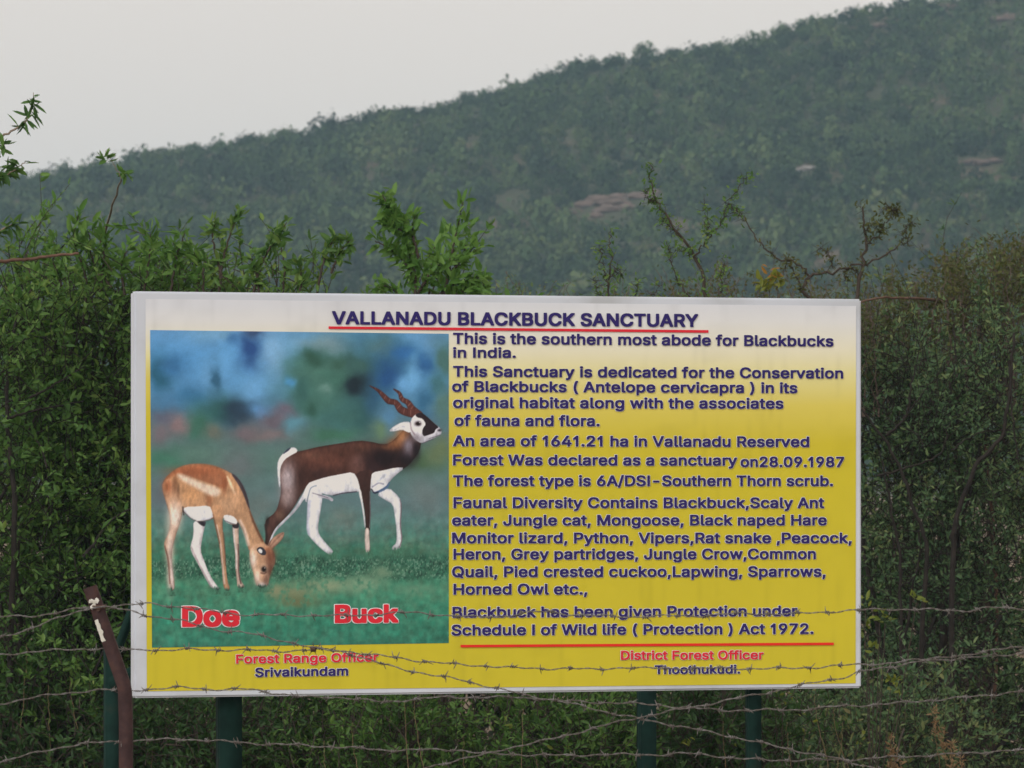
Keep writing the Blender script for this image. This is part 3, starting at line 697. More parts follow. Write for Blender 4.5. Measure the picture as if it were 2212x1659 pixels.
_memo = {}
def painted(u, v):
    key = (u.shape, float(u.flat[0]), float(u.flat[-1]))
    if key not in _memo:
        x = (u - ZOX) / ZS; y = (v - ZOY) / ZS
        c = Canvas(x, y); paint_background(c)
        c.m[:] = 0; paint_buck(c); mb_ = c.m.copy(); c.m[:] = 0; paint_doe(c); md = c.m.copy()
        c.m = mb_; paint_front_grass(c); mb_ = c.m
        mk_ = np.maximum(mb_, md)[:, None]
        def box(a, r):      # soft copy of an outline, for the roundness of the bodies
            for ax in (0, 1, 0, 1):
                q = np.cumsum(np.concatenate([np.repeat(np.take(a, [0], ax), r + 1, ax), a, np.repeat(np.take(a, [-1], ax), r, ax)], ax), ax); n_ = a.shape[ax]
                a = (np.take(q, np.arange(2 * r + 1, 2 * r + 1 + n_), ax) - np.take(q, np.arange(n_), ax)) / (2 * r + 1)
            return a
        for m_ in (mb_, md):
            g_ = m_.reshape(u.shape); e1 = box(g_, 3); e2 = box(g_, 9)
            sh = np.clip((e1 - .5) * 2, 0, 1) * .22 + .80
            sh += .34 * (np.roll(e2, (-5, -3), (0, 1)) - np.roll(e2, (5, 3), (0, 1))) * np.clip(e1, 0, 1)
            sh = 1 + (sh.ravel() - 1) * m_
            c.c *= np.stack([sh, sh, sh ** .85], -1)
        fu = (.30 * (fbm(x / 16, y / 34, 91).ravel() - .5) + .16 * (fbm(x / 60, y / 70, 92).ravel() - .5))[:, None]
        c.c *= 1 + mk_ * fu; dk = (c.c.mean(1, keepdims=True) / 120 - 1) * mk_; c.c *= 1 + .10 * np.clip(dk, -1, .6)
        lum = c.c.mean(1, keepdims=True); c.c = np.where(md[:, None] > .3, lum + (c.c - lum) * .86, c.c)
        gr = np.random.RandomState(3).normal(0, 1, len(c.c))
        c.c *= (1 + .02 * gr)[:, None]
        sat = c.c.mean(1, keepdims=True)
        c.c = np.clip(sat + (c.c - sat) * (1.0 - .12 * np.clip((c.y - 1300) / 300, 0, 1))[:, None], 6, 230)
        _memo[key] = (alb(c.c).reshape(u.shape + (3,)), (mb_ * (md < .5)).reshape(u.shape), md.reshape(u.shape))
    return _memo[key]
PC = [(324, 713), (969, 721), (969, 1389), (328, 1399)]
NXP, NZP = 500, 520
photo = front_grid('printed_picture', PC, .0025, M['print'], board, NXP, NZP, lambda u, v: painted(u, v)[0])
tag(photo, 'blurred blue and green meadow picture with the two antelopes')
tag(front_grid('buck_image', PC, .0032, M['print'], photo, NXP, NZP, lambda u, v: painted(u, v)[0], lambda u, v: painted(u, v)[1]), 'printed dark brown and white horned buck walking')
tag(front_grid('doe_image', PC, .0036, M['print'], photo, NXP, NZP, lambda u, v: painted(u, v)[0], lambda u, v: painted(u, v)[2]), 'printed tan doe grazing')

# ---- lettering
def flat_mat(name, rgb, rough=.45):
    m, nt, b = newmat(name); c = alb(rgb)
    n = noise(nt, 14, 3); r = ramp(nt, [(.3, tuple(c * .92)), (.7, tuple(np.clip(c * 1.06, 0, .85)))])
    nt.links.new(n.outputs['Fac'], r.inputs['Fac']); nt.links.new(r.outputs['Color'], b.inputs['Base Color'])
    b.inputs['Roughness'].default_value = rough; b.inputs['Specular IOR Level'].default_value = .25
    return m
M['ink_navy'] = flat_mat('ink_navy', (38, 28, 90)); M['ink_red'] = flat_mat('ink_red', (196, 36, 50)); M['ink_scarlet'] = flat_mat('ink_scarlet', (204, 40, 30))
M['ink_white'] = flat_mat('ink_white', (204, 206, 214))
DEP = bpy.context.evaluated_depsgraph_get
FONT = None
try:      # the sans serif face that ships inside Blender; its built-in face otherwise
    FONT = bpy.data.fonts.load(bpy.utils.system_resource('DATAFILES', path='fonts') + '/Inter.woff2')
except Exception:
    FONT = None
_gl = {}
def raw_text(body):
    """outlines of a text, filled by winding number so that overlapping strokes join"""
    cu = bpy.data.curves.new('lettering', 'FONT'); cu.body = body; cu.size = 1.0
    if FONT: cu.font = FONT
    ob = bpy.data.objects.new('lettering', cu); COL.objects.link(ob)
    bpy.context.view_layer.update()
    polys = []
    for sp in ob.to_curve(DEP()).splines:
        bp = list(sp.bezier_points); pl = []
        for q in range(len(bp)):
            p0, p1 = bp[q], bp[(q + 1) % len(bp)]
            a, b, c, d = (np.array(w[:2]) for w in (p0.co, p0.handle_right, p1.handle_left, p1.co))
            straight = abs((d - a)[0] * (b - a)[1] - (d - a)[1] * (b - a)[0]) + abs((d - a)[0] * (c - a)[1] - (d - a)[1] * (c - a)[0]) < 1e-5
            for t in ([0] if straight else [0, .25, .5, .75]):
                pl.append((1 - t) ** 3 * a + 3 * (1 - t) ** 2 * t * b + 3 * (1 - t) * t * t * c + t ** 3 * d)
        pl = [p for k, p in enumerate(pl) if np.hypot(*(p - pl[k - 1])) > 1e-5]
        if len(pl) > 2: polys.append(np.array(pl))
    ob.to_curve_clear(); bpy.data.objects.remove(ob); bpy.data.curves.remove(cu)
    if len(body) > 1: return np.concatenate(polys), None
    vs, es = [], []
    for p in polys:
        n = len(vs); vs += [Vector(q) for q in p]; es += [(n + k, n + (k + 1) % len(p)) for k in range(len(p))]
    r = delaunay_2d_cdt(vs, es, [], 0, 1e-6)
    v = np.array([p[:] for p in r[0]]).reshape(-1, 2); f = np.array([t for t in r[2] if len(t) == 3]).reshape(-1, 3)
    c = v[f].mean(1); w = np.zeros(len(f), int)
    for p in polys:
        a, b = p, np.roll(p, -1, 0)
        up = (a[None, :, 1] <= c[:, 1:]) & (b[None, :, 1] > c[:, 1:]); dn = (a[None, :, 1] > c[:, 1:]) & (b[None, :, 1] <= c[:, 1:])
        side = (b[:, 0] - a[:, 0])[None] * (c[:, 1:] - a[None, :, 1]) - (c[:, :1] - a[None, :, 0]) * (b[:, 1] - a[:, 1])[None]
        w += (up & (side > 0)).sum(1) - (dn & (side < 0)).sum(1)
    return v, f[w != 0]
def width(body):
    v, f = raw_text(body); return v[:, 0].max() - v[:, 0].min()
CAPH = raw_text('H')[0][:, 1].max(); WHH = width('HH')
def glyph(ch):
    """outline of one letter (vertices, triangles) and its advance"""
    if ch not in _gl:
        adv = width('H' + ch + 'H') - WHH
        if ch == ' ': v, f = np.zeros((0, 2)), np.zeros((0, 3), int)
        elif ch == 'I':          # plain bar
            v, f = np.array([(.06, 0), (.128, 0), (.128, CAPH), (.06, CAPH)]), np.array([(0, 1, 2), (0, 2, 3)]); adv = .188
        elif ch == '1':          # bar with a flag, no foot
            v = np.array([(.165, 0), (.232, 0), (.232, CAPH), (.18, CAPH), (.165, .395), (.06, .335), (.06, .395), (.125, .44)]) * np.array([1, 1])
            f = np.array([(0, 1, 2), (0, 2, 4), (4, 2, 3), (4, 3, 7), (4, 7, 6), (4, 6, 5)]); adv = .345
        else: v, f = raw_text(ch)
        _gl[ch] = (v, f, adv)
    return _gl[ch]
def text_line(body, p0, p1, cap, ink, bold=.019, halo=.012, track=.012):
    a0, z0 = S(*p0); a1, z1 = S(*p1)
    ch = cap * K * (DL + (float(a0) + BW / 2) * ST)
    V, F = [], []; x = 0; n = 0
    for c in body:
        v, f, adv = glyph(c)
        V.append(v + np.array([x, 0])); F.append(f + n); n += len(v); x += adv + track
    V = np.concatenate(V); F = np.concatenate(F)
    x0, x1 = V[:, 0].min() - bold, V[:, 0].max() + bold
    sy = ch / (CAPH + 2 * bold)
    sx = float(math.hypot(a1 - a0, z1 - z0)) / (x1 - x0)
    first = None
    for name, r, nr, dep, mt in ((('lettering', bold, 12, .0050, ink),) + ((('lettering_outline', bold + halo, 12, .0036, M['ink_white']),) if halo else ())):
        mb = MB()
        for q in range(nr):      # the stroke is thickened by overlaying it round a small circle
            an = 2 * math.pi * (q + .5) / nr
            ca, sa = math.cos(an), math.sin(an); g = min(1 / max(abs(ca), abs(sa)), 1.28)      # nearly square pen: crisp corners
            W = V + np.array([ca * g * r * sy / sx * 1.12, sa * g * r * .85])
            t = (W[:, 0] - x0) / (x1 - x0)
            mb.add(np.stack([a0 + (a1 - a0) * t, np.full(len(t), -dep - q * .00004), z0 + (z1 - z0) * t + (W[:, 1] + bold) * sy], -1), F)
        o = mb.build(name, mt, first or board)
        first = first or o
    return first
N, R_ = M['ink_navy'], M['ink_red']
LINES = [
 ("VALLANADU BLACKBUCK SANCTUARY", (716, 701), (1507.5, 707), 29.5, N, .032, 0),
 ("This is the southern most abode for Blackbucks", (977.5, 743), (1799.5, 749), 24.5, N, .027, .012),
 ("in India.", (977.5, 773), (1113.5, 773.3), 23, N, .027, .012),
 ("This Sanctuary is dedicated for the Conservation", (977.5, 814), (1820.5, 818), 24, N, .027, .012),
 ("of Blackbucks ( Antelope cervicapra ) in its", (975.5, 846.5), (1721.5, 849.7), 24, N, .027, .016),
 ("original habitat along with the associates", (977.5, 881.5), (1691.5, 883.2), 24, N, .027, .021),
 ("of fauna and flora.", (980.5, 920.3), (1294.5, 921), 24, N, .027, .021),
 ("An area of 1641.21 ha in Vallanadu Reserved", (977.5, 964), (1747, 966), 24, N, .027, .021),
 ("Forest Was declared as a sanctuary", (977.5, 1005.3), (1591.5, 1006.2), 24, N, .027, .021),
 ("on28.09.1987", (1598.5, 1009), (1822.5, 1009.2), 23, N, .027, .021),
 ("The forest type is 6A/DSI-Southern Thorn scrub.", (977.5, 1050.3), (1798.5, 1050.3), 24, N, .027, .021),
 ("Faunal Diversity Contains Blackbuck,Scaly Ant", (978.4, 1097.7), (1779.5, 1097.7), 24, N, .027, .021),
 ("eater, Jungle cat, Mongoose, Black naped Hare", (975.4, 1135.7), (1785, 1135), 24, N, .027, .021),
 ("Monitor lizard, Python, Vipers,Rat snake ,Peacock,", (975.4, 1173.8), (1838.8, 1173.6), 24, N, .027, .021),
 ("Heron, Grey partridges, Jungle Crow,Common", (978.4, 1208.9), (1761.4, 1208), 24, N, .027, .021),
 ("Quail, Pied crested cuckoo,Lapwing, Sparrows,", (975.4, 1247), (1782.6, 1246), 24, N, .027, .021),
 ("Horned Owl etc.,", (978.4, 1284.6), (1268, 1284.4), 24, N, .027, .021),
 ("Blackbuck has been given Protection under", (976.3, 1334.4), (1721.7, 1331), 24, N, .027, .021),
 ("Schedule I of Wild life ( Protection ) Act 1972.", (974.2, 1373), (1756.3, 1369.5), 24, N, .027, .021),
 ("District Forest Officer", (1340, 1425.4), (1648.5, 1424.4), 20, R_, .027, .022),
 ("Thoothukudi.", (1413, 1456.3), (1597.8, 1455), 19.5, N, .027, .022),
 ("Forest Range Officer", (509, 1433.6), (816.5, 1429), 20, R_, .027, .022),
 ("Srivaikundam", (550.2, 1462.6), (751.3, 1459.3), 20.5, N, .027, .022),
 ("Doe", (392, 1355), (517.5, 1353.5), 46, R_, .042, .024),
 ("Buck", (722, 1346.5), (860.5, 1345.5), 41, R_, .042, .024),
]
for L in LINES: text_line(*L)
def rule(p0, p1, th, mat):
    front_grid('underline', [(p0[0], p0[1] - th / 2), (p1[0], p1[1] - th / 2), (p1[0], p1[1] + th / 2), (p0[0], p0[1] + th / 2)], .005, mat, board)
rule((709, 707.8), (1529.3, 716), 5.6, M['ink_red'])
rule((994, 1395.6), (1800, 1390.6), 5.6, M['ink_scarlet'])

# ---- legs: two in front behind the panel, two props well behind, struts
def leg_x(u, dep):
    """board x of a leg standing dep behind the board front and seen at column u"""
    m = (u - 1106) * K
    lx, ly = LX - ST * dep, DL + CT * dep
    return (m * ly - lx) / (CT - m * ST) - BW / 2
def leg(name, xc, dep, w, z1, label=None):
    mb = MB()
    mb.box(xc - w / 2, xc + w / 2, dep, dep + .006, -.3, z1)
    mb.box(xc - w / 2, xc - w / 2 + .006, dep + .006, dep + w * .8, -.3, z1)
    return tag(mb.build(name, M['board_green'], board), label)
x1 = leg_x(499, THK + .004); x2 = leg_x(1631, THK + .004)
leg('leg', x1, THK + .003, .075, ZT - .06); leg('leg', x2, THK + .003, .046, ZT - .06)
x3 = leg_x(243, 1.75); x4 = leg_x(1401, 1.75)
zt3 = CAMZ + (HOR - 1405) * K * 17.6
leg('prop_leg', x3, 1.75, .050, zt3); leg('prop_leg', x4, 1.75, .062, zt3)
for xa, xb in ((x3, x1), (x4, x2)):
    mb = MB(); mb.tube([(xa, 1.76, zt3 - .06), (xb, THK + .06, ZT - .2)], .017, 4); mb.build('strut', M['board_green'], board)
mb = MB(); mb.tube([(x3, 1.74, zt3 - .12), (x3 + .26, .9, zt3 + .12), (-BW / 2 + .25, THK + .03, zt3 + .35)], .03, 4); mb.build('brace', M['board_green'], board)

# ------------------------------------------------------------------ barbed wire fence
FD = 12.5
M['wire'] = mat_noise('wire', [(.3, (.090, .073, .060)), (.5, (.145, .130, .122)), (.72, (.22, .215, .215))], 60, .7, detail=3, metallic=.15)
M['rust'] = mat_noise('rust', [(.25, (.030, .015, .015)), (.5, (.050, .026, .026)), (.70, (.075, .038, .032)), (.85, (.14, .065, .034))], 34, .85, detail=7, bump=.4)
M['paint_chip'] = mat_noise('paint_chip', [(.3, (.45, .43, .36)), (.7, (.72, .71, .66))], 50, .7)
M['knot'] = mat_noise('knot', [(.3, (.05, .03, .025)), (.7, (.12, .07, .05))], 60, .9)
fence = empty('barbed_wire_fence', (0, FD, 0))
tag(fence, 'barbed wire fence with sagging strands on a bent rusty iron post before the board', 'fence')
def FP(u, v, dy=0.0):
    p = P(u, v, FD + dy); p[1] -= FD
    return p
def strand(pts, barb_from=-1e9, seed=0, dy=0.0, phase=0.0, label=None):
    rs = np.random.RandomState(seed + 40)
    path = np.array([FP(u, v, dy) for u, v in pts])
    p = smooth_path(path, len(path) * 40)
    seg = np.r_[0, np.cumsum(np.linalg.norm(np.diff(p, axis=0), axis=1))]
    L = seg[-1]; n = int(L / .0045)
    s = np.linspace(0, L, n)
    q = np.stack([np.interp(s, seg, p[:, i]) for i in range(3)], -1)
    q[:, 2] += .0022 * np.sin(s * 37 + seed) + .0015 * np.sin(s * 91 + 2 * seed); q[:, 1] += .004 * np.sin(s * 23 + seed)
    mb = MB(); R = .0013; tw = 2 * math.pi / .042
    t = unit(np.gradient(q, axis=0)); up = unit(np.cross(t, np.array([0, 1.0, 0]))); bb = np.cross(t, up)
    for ph in (0, math.pi):
        a = s * tw + ph
        mb.tube(q + (up * np.cos(a)[:, None] + bb * np.sin(a)[:, None]) * R, .00098, 5)
    sb = phase
    while sb < L:
        i = min(n - 1, int(sb / L * (n - 1))); c = q[i]
        u = c[0] / (K * (FD + dy)) + 1106
        sb += .075 * (.92 + .2 * rs.rand())
        if u < barb_from and rs.rand() < .55: continue
        tt = t[i]; uu = up[i]; bq = bb[i]
        rot = rs.rand() * 6.28
        # the coil round the wire
        k = np.linspace(0, 1, 22); an = k * 2 * math.pi * 2.2 + rot
        coil = c + tt * ((k - .5) * .011)[:, None] + (uu * np.cos(an)[:, None] + bq * np.sin(an)[:, None]) * .0036
        mb.tube(coil, .0013, 5)
        for e in range(4):
            an = rot + e * math.pi / 2 + rs.normal(0, .35)
            d = unit(uu * math.cos(an) + bq * math.sin(an) + tt * rs.normal(0, .75))
            st = c + tt * (.005 if e % 2 else -.005)
            ln = .013 + .006 * rs.rand()
            mb.tube(np.array([st, st + d * ln * .6, st + d * ln]), [.0013, .0012, .0004], 4)
    return tag(mb.build('barbed_wire', M['wire'], fence, smooth=True), label)
A = [(-420, 1352), (-160, 1345), (0, 1333), (67, 1331), (135, 1321), (213, 1309), (286, 1307), (313, 1304), (371, 1309), (468, 1321), (539, 1328), (657, 1329), (745, 1330), (861, 1324), (906, 1324), (972, 1330), (1027, 1333), (1093, 1330), (1167, 1322), (1247, 1328), (1332, 1332), (1423, 1331), (1512, 1330), (1583, 1326), (1708, 1326), (1769, 1323), (1830, 1319), (1958, 1316), (2083, 1319), (2136, 1313), (2212, 1315), (2420, 1312), (2560, 1310)]
A2 = [(-420, 1500), (-160, 1425), (0, 1378), (91, 1348), (168, 1321), (213, 1311), (286, 1321), (330, 1331), (391, 1341), (468, 1360), (546, 1370), (617, 1385), (677, 1401), (738, 1407), (806, 1429), (876, 1446), (937, 1460), (998, 1468), (1064, 1486), (1112, 1496), (1266, 1527), (1340, 1545), (1459, 1567), (1548, 1585), (1626, 1601), (1708, 1619), (1798, 1637), (1887, 1658), (2200, 1730), (2560, 1810)]
B = [(-420, 1450), (-160, 1428), (0, 1415), (54, 1409), (135, 1404), (216, 1401), (243, 1402), (286, 1404), (317, 1402), (357, 1405), (421, 1403), (485, 1404), (559, 1405), (617, 1406), (677, 1404), (738, 1405), (792, 1413), (858, 1421), (920, 1429), (983, 1435), (1045, 1438), (1112, 1443), (1163, 1444), (1226, 1444), (1281, 1446), (1343, 1442), (1391, 1444), (1491, 1444), (1598, 1444), (1690, 1444), (1748, 1442), (1801, 1439), (1851, 1436), (1922, 1432), (1969, 1427), (2029, 1425), (2101, 1421), (2212, 1411), (2560, 1392)]
C = [(-420, 1578), (-160, 1548), (0, 1520), (67, 1508), (135, 1498), (219, 1491), (286, 1490), (354, 1488), (401, 1485), (478, 1490), (539, 1489), (600, 1498), (657, 1506), (733, 1506), (825, 1516), (898, 1510), (990, 1506), (1156, 1508), (1211, 1514), (1340, 1519), (1423, 1523), (1494, 1530), (1566, 1534), (1655, 1534), (1744, 1532), (1798, 1527), (1869, 1523), (1940, 1519), (1994, 1514), (2101, 1505), (2212, 1493), (2560, 1462)]
Dd = [(-420, 1725), (-160, 1685), (0, 1646), (67, 1629), (152, 1611), (243, 1602), (323, 1599), (404, 1597), (472, 1601), (573, 1607), (678, 1611), (751, 1615), (825, 1620), (917, 1620), (990, 1620), (1045, 1628), (1137, 1630), (1229, 1632), (1303, 1630), (1423, 1630), (1477, 1628), (1548, 1633), (1601, 1639), (1673, 1642), (1762, 1642), (1851, 1640), (1940, 1635), (2029, 1631), (2118, 1625), (2212, 1621), (2560, 1612)]
E = [(300, 1800), (600, 1735), (800, 1692), (927, 1657), (990, 1641), (1045, 1631), (1101, 1615), (1185, 1598), (1284, 1573), (1358, 1554), (1431, 1540), (1530, 1521), (1619, 1503), (1673, 1493), (1726, 1482), (1780, 1470), (1830, 1461), (1858, 1452), (1922, 1441), (1994, 1427), (2212, 1396), (2560, 1345)]
strand(A, 280, 1, .02, .03, 'top strand running almost level across the board')
strand(A2, 280, 2, .0, .01, 'slack strand slanting down to the right from the post top')
strand(B, 280, 3, .02, .05, 'second level strand over the lower board')
strand(C, 280, 4, .02, .02, 'strand just under the lower board edge')
strand(Dd, 280, 5, .02, .0, 'lowest strand below the board')
strand(E, 1500, 6, .0, .04, 'strand slanting up to the right across the lower right corner')
# tie where two strands are wound together
mb = MB()
c = FP(677, 1402, .01)
for i, (r, rot) in enumerate(((.006, .3), (.0055, 1.2), (.0065, 2.2))):
    k = np.linspace(0, 6.283 * 3, 60)
    mb.tube(c + np.stack([(k / 6.283 / 3 - .5) * .012 + .002 * np.cos(k * 3 + rot), r * np.cos(k + rot), r * np.sin(k + rot) * .95], -1), 0.0016, 5)
for an in (.5, 1.6, 2.7, 4.1, 5.2): mb.tube([c, c + np.array([math.cos(an), -.3, math.sin(an)]) * .018], [.0018, .0005], 4)
mb.build('wire_tie', M['knot'], fence)
# posts: angle iron, the top third bent over
def iron_post(uc, name='post', label=None):
    w = .034
    ctr = np.array([FP(272 + uc, 1800, .012), FP(271 + uc, 1560, .012), FP(269 + uc, 1487, .012), FP(193 + uc, 1268, .012)])
    ctr[0][2] = -.4 - 0
    mb = MB()
    path = np.array([ctr[0], ctr[1], ctr[2] - np.array([0, 0, .012]), ctr[2] + (ctr[3] - ctr[2]) * .03, ctr[3]])
    tdir = unit(np.gradient(path, axis=0)); side = unit(np.cross(tdir, np.array([0, -1.0, 0])))
    prof = [(-w / 2, 0), (w / 2, 0), (w / 2, .004), (-w / 2 + .004, .004), (-w / 2 + .004, w), (-w / 2, w)]
    prof = [(-a, b) for a, b in prof]
    v = []
    for p, sd in zip(path, side):
        for a, b in prof: v.append(p + sd * a + np.array([0, b, 0]))
    n = len(prof); f = []
    for i in range(len(path) - 1):
        for j in range(n): f.append((i * n + j, i * n + (j + 1) % n, (i + 1) * n + (j + 1) % n, (i + 1) * n + j))
    mb.add(v, f)
    e = (len(path) - 1) * n
    mb.add(np.array(v)[[e, e + 1, e + 2, e + 3]], [(0, 1, 2, 3)]); mb.add(np.array(v)[[e, e + 3, e + 4, e + 5]], [(0, 1, 2, 3)])
    return tag(mb.build(name, M['rust'], fence), label), path, side
post, pp, ps = iron_post(0, label='rusty angle iron post with its top bent over to the left')
for du in (-2300, 2290): iron_post(du)
ax = unit(pp[4] - pp[3])
def on_post(t, a): return pp[3] + (pp[4] - pp[3]) * t + ps[4] * a
mb = MB()      # strip of old white paint along the edge
e = []
for t in np.linspace(.46, .68, 14):
    e.append((on_post(t, -.0165 + .0015 * random.random()), on_post(t + .002 * random.random(), -.0075 + .004 * random.random())))
v = [q + np.array([0, -.0015, 0]) for pr in e for q in pr]
mb.add(v, [(2 * i, 2 * i + 1, 2 * i + 3, 2 * i + 2) for i in range(len(e) - 1)])
if np.dot(ps[4], np.array([1, 0, 0])) < 0:
    pass
mb.build('paint_strip', M['paint_chip'], post)
mb = MB()
for i in range(16):
    q = on_post(.80 + .075 * random.random(), -.012 + .02 * random.random()); r = .0025 + .003 * random.random()
    an = np.sort(np.random.RandomState(i).rand(7) * 6.283)
    mb.add(np.vstack([[q + np.array([0, -.003, 0])], q + np.stack([np.cos(an) * r, an * 0 - .0015, np.sin(an) * r * 1.4], -1)]), [(0, 1 + k, 1 + (k + 1) % 7) for k in range(7)])
mb.build('paint_flakes', M['paint_chip'], post)
mb = MB(); q = on_post(.79, .004)
k = np.linspace(0, 6.283 * 2.5, 50)
mb.tube(q + np.stack([.020 * np.cos(k), .012 + .02 * np.sin(k), (k / 15.7 - .5) * .016], -1), .0016, 5); mb.tube([q + np.array([0, -.006, -.004]), q + np.array([0, .012, -.004])], .007, 8)
mb.build('wire_tie', M['knot'], fence)

# ------------------------------------------------------------------ plants
def ell(u, v, ru, rv, d, dr): return (P(u, v, d), np.array([ru * K * d, dr, rv * K * d]))

def grow(mbW, mbL, ells, n_twigs, tl, lp, ll, lw, rs, out=.55, up=.55, lean=(0, 0, 0), stalk=.0022, shell=.45, origin=None):
    """twigs through the ellipsoids, each set with leaves"""
    org = np.zeros(3) if origin is None else np.asarray(origin)
    vol = np.array([e[1].prod() ** (2 / 3) for e in ells]); k = rs.choice(len(ells), n_twigs, p=vol / vol.sum())
    cen = np.array([e[0] for e in ells])[k]; rad = np.array([e[1] for e in ells])[k]
    d = unit(rs.normal(size=(n_twigs, 3))); p = cen + d * rad * (rs.rand(n_twigs) ** shell)[:, None]
    nc = max(4, n_twigs // 11); own = rs.randint(0, nc, n_twigs)      # twigs sit in sprays with gaps between
    p = p[own] + rs.normal(0, .075, (n_twigs, 3)); d = unit(d[own] + rs.normal(0, .45, (n_twigs, 3)))
    p[:, 2] = np.maximum(p[:, 2], .08)
    dirn = unit(d * out + np.array([0, 0, up]) + rs.normal(size=(n_twigs, 3)) * .5 + np.array(lean))
    L = tl * (.55 + .9 * rs.rand(n_twigs))
    bend = rs.normal(size=(n_twigs, 3)) * .28 + np.array([0, 0, -.12])
    nb = 5; t = np.linspace(-.35, 1, nb)
    for i in range(n_twigs):
        path = p[i] + dirn[i] * L[i] * t[:, None] + bend[i] * L[i] * (t ** 2)[:, None] * np.where(t > 0, 1, 0)[:, None]
        mbW.tube(path - org, stalk * np.linspace(1.2, .5, nb), 3, cap=False)
    tt = rs.rand(n_twigs, lp) ** .8
    pos = p[:, None] + dirn[:, None] * (L[:, None] * tt)[..., None] + bend[:, None] * (L[:, None] * tt ** 2)[..., None]
    sd = unit(rs.normal(size=(n_twigs, lp, 3)))
    ax = unit(dirn[:, None] * .55 + sd * .75 + np.array([0, -.05, .10]))
    sz = (.5 + .95 * rs.rand(n_twigs * lp))
    leaves(mbL, pos.reshape(-1, 3) - org, ax.reshape(-1, 3), ll * sz, lw * sz, rs=rs)

def limbs(mbW, base, ells, n, r0, rs, origin):
    for i in range(n):
        e = ells[rs.randint(len(ells))]
        tip = e[0] + unit(rs.normal(size=3)) * e[1] * .75
        mid = base * .5 + tip * .5 + rs.normal(0, .12, 3); mid[2] = max(mid[2], .15)
        pth = smooth_path([base + rs.normal(0, .05, 3) * np.array([1, 1, 0]), mid, tip], 14, .012, rs)
        mbW.tube(pth - origin, np.linspace(r0, r0 * .25, len(pth)) * (.7 + .6 * rs.rand()), 6)

def shrub(name, label, cat, base_u, d, ells, twigs, tl, lp, ll, lw, leafm, seed, barkm='bark', nl=10, r0=.018, group=None, extra=None, **kw):
    rs = np.random.RandomState(seed)
    base = P(base_u, HOR, d); base[2] = 0
    root = tag(empty(name, tuple(base)), label, cat, group)
    W, Lf = MB(), MB()
    limbs(W, base, ells, nl, r0, rs, base)
    grow(W, Lf, ells, twigs, tl, lp, ll, lw, rs, origin=base, **kw)
    if extra: extra(W, Lf, base, rs)
    W.build('branches', M[barkm], root, smooth=True)
    Lf.build('foliage', M[leafm], root)
    return root

def stem(W, Lf, pts, d, r0, r1, origin, rs, n_leaf=40, ll=.05, lw=.016, lo=.15, side=1.0, spread=.006, dd=0.0, jit=.0016):
    """a traced woody shoot with leaves along it; pts are picture points bottom -> top"""
    path = np.array([P(u, v, d + dd * i / max(1, len(pts) - 1)) for i, (u, v) in enumerate(pts)])
    q = smooth_path(path, 30, jit, rs)
    if W is not None: W.tube(q - origin, np.linspace(r0, r1, len(q)), 6)
    if n_leaf and Lf is not None:
        t = lo + (1 - lo) * rs.rand(n_leaf)
        s = t * (len(q) - 1); i = np.minimum(s.astype(int), len(q) - 2); f = (s - i)[:, None]
        pos = q[i] * (1 - f) + q[i + 1] * f + rs.normal(0, spread, (n_leaf, 3))
        tg = unit(q[i + 1] - q[i])
        ax = unit(tg * .6 + unit(rs.normal(size=(n_leaf, 3))) * side)
        sz = .6 + .7 * rs.rand(n_leaf)
        leaves(Lf, pos - origin, ax, ll * sz, lw * sz, rs=rs)
    return q

# --- left thicket
def ex_left(W, Lf, o, rs):
    d = 19.0
    for pts, r in (([(20, 1500), (31, 1100), (24, 998), (16, 920), (18, 800), (40, 660)], .017), ([(16, 904), (60, 890), (114, 879), (180, 867)], .008), ([(65, 859), (120, 830), (184, 790)], .007), ([(180, 1200), (200, 1178), (235, 1130), (290, 1092)], .010), ([(150, 1560), (140, 1480), (60, 1400), (10, 1290)], .008), ([(70, 1500), (90, 1380), (60, 1250)], .007), ([(100, 1010), (85, 960), (60, 935)], .006), ([(180, 1500), (250, 1360), (300, 1330)], .007), ([(0, 1250), (40, 1236), (70, 1240)], .004)):
        stem(W, Lf, pts, d, r * .75, r * .35, o, rs, 14, .05, .018, dd=.3)
shrub('leafy_shrub', 'dense dark green shrub filling the left edge beside the board', 'shrub', 90, 19.6,
      [ell(70, 800, 190, 210, 19.7, .7), ell(240, 830, 150, 240, 19.8, .6), ell(60, 1120, 200, 260, 19.6, .7), ell(260, 1180, 150, 260, 19.9, .6), ell(140, 1480, 280, 240, 19.6, .7)],
      2300, .21, 15, .031, .0125, 'leaf_green', 1, barkm='bark_dark', nl=16, extra=ex_left)
def ex_top(W, Lf, o, rs):
    d = 19.6
    for pts, n in (([(180, 700), (185, 600), (160, 520), (170, 465)], 80), ([(215, 640), (225, 540), (215, 480)], 50), ([(300, 680), (320, 580), (325, 505)], 60), ([(365, 660), (380, 560), (400, 500)], 50), ([(420, 680), (430, 590), (420, 545)], 40),
                   ([(140, 640), (120, 580), (100, 545)], 40), ([(60, 660), (70, 600), (40, 560)], 40), ([(270, 640), (262, 570), (285, 530)], 40), ([(240, 620), (200, 560), (192, 500)], 40)):
        stem(W, Lf, pts, d, .006, .002, o, rs, n, .055, .019, .25, 1.0, .012)
shrub('leafy_shrub', 'bright leafed shrub whose top rises over the left top corner of the board', 'shrub', 230, 20.0,
      [ell(180, 660, 130, 110, 20.0, .5), ell(60, 660, 130, 90, 20.2, .5), ell(330, 650, 130, 100, 20.0, .5), ell(220, 900, 200, 200, 20.6, .5)],
      440, .19, 15, .037, .014, 'leaf_fresh', 2, nl=12, extra=ex_top)
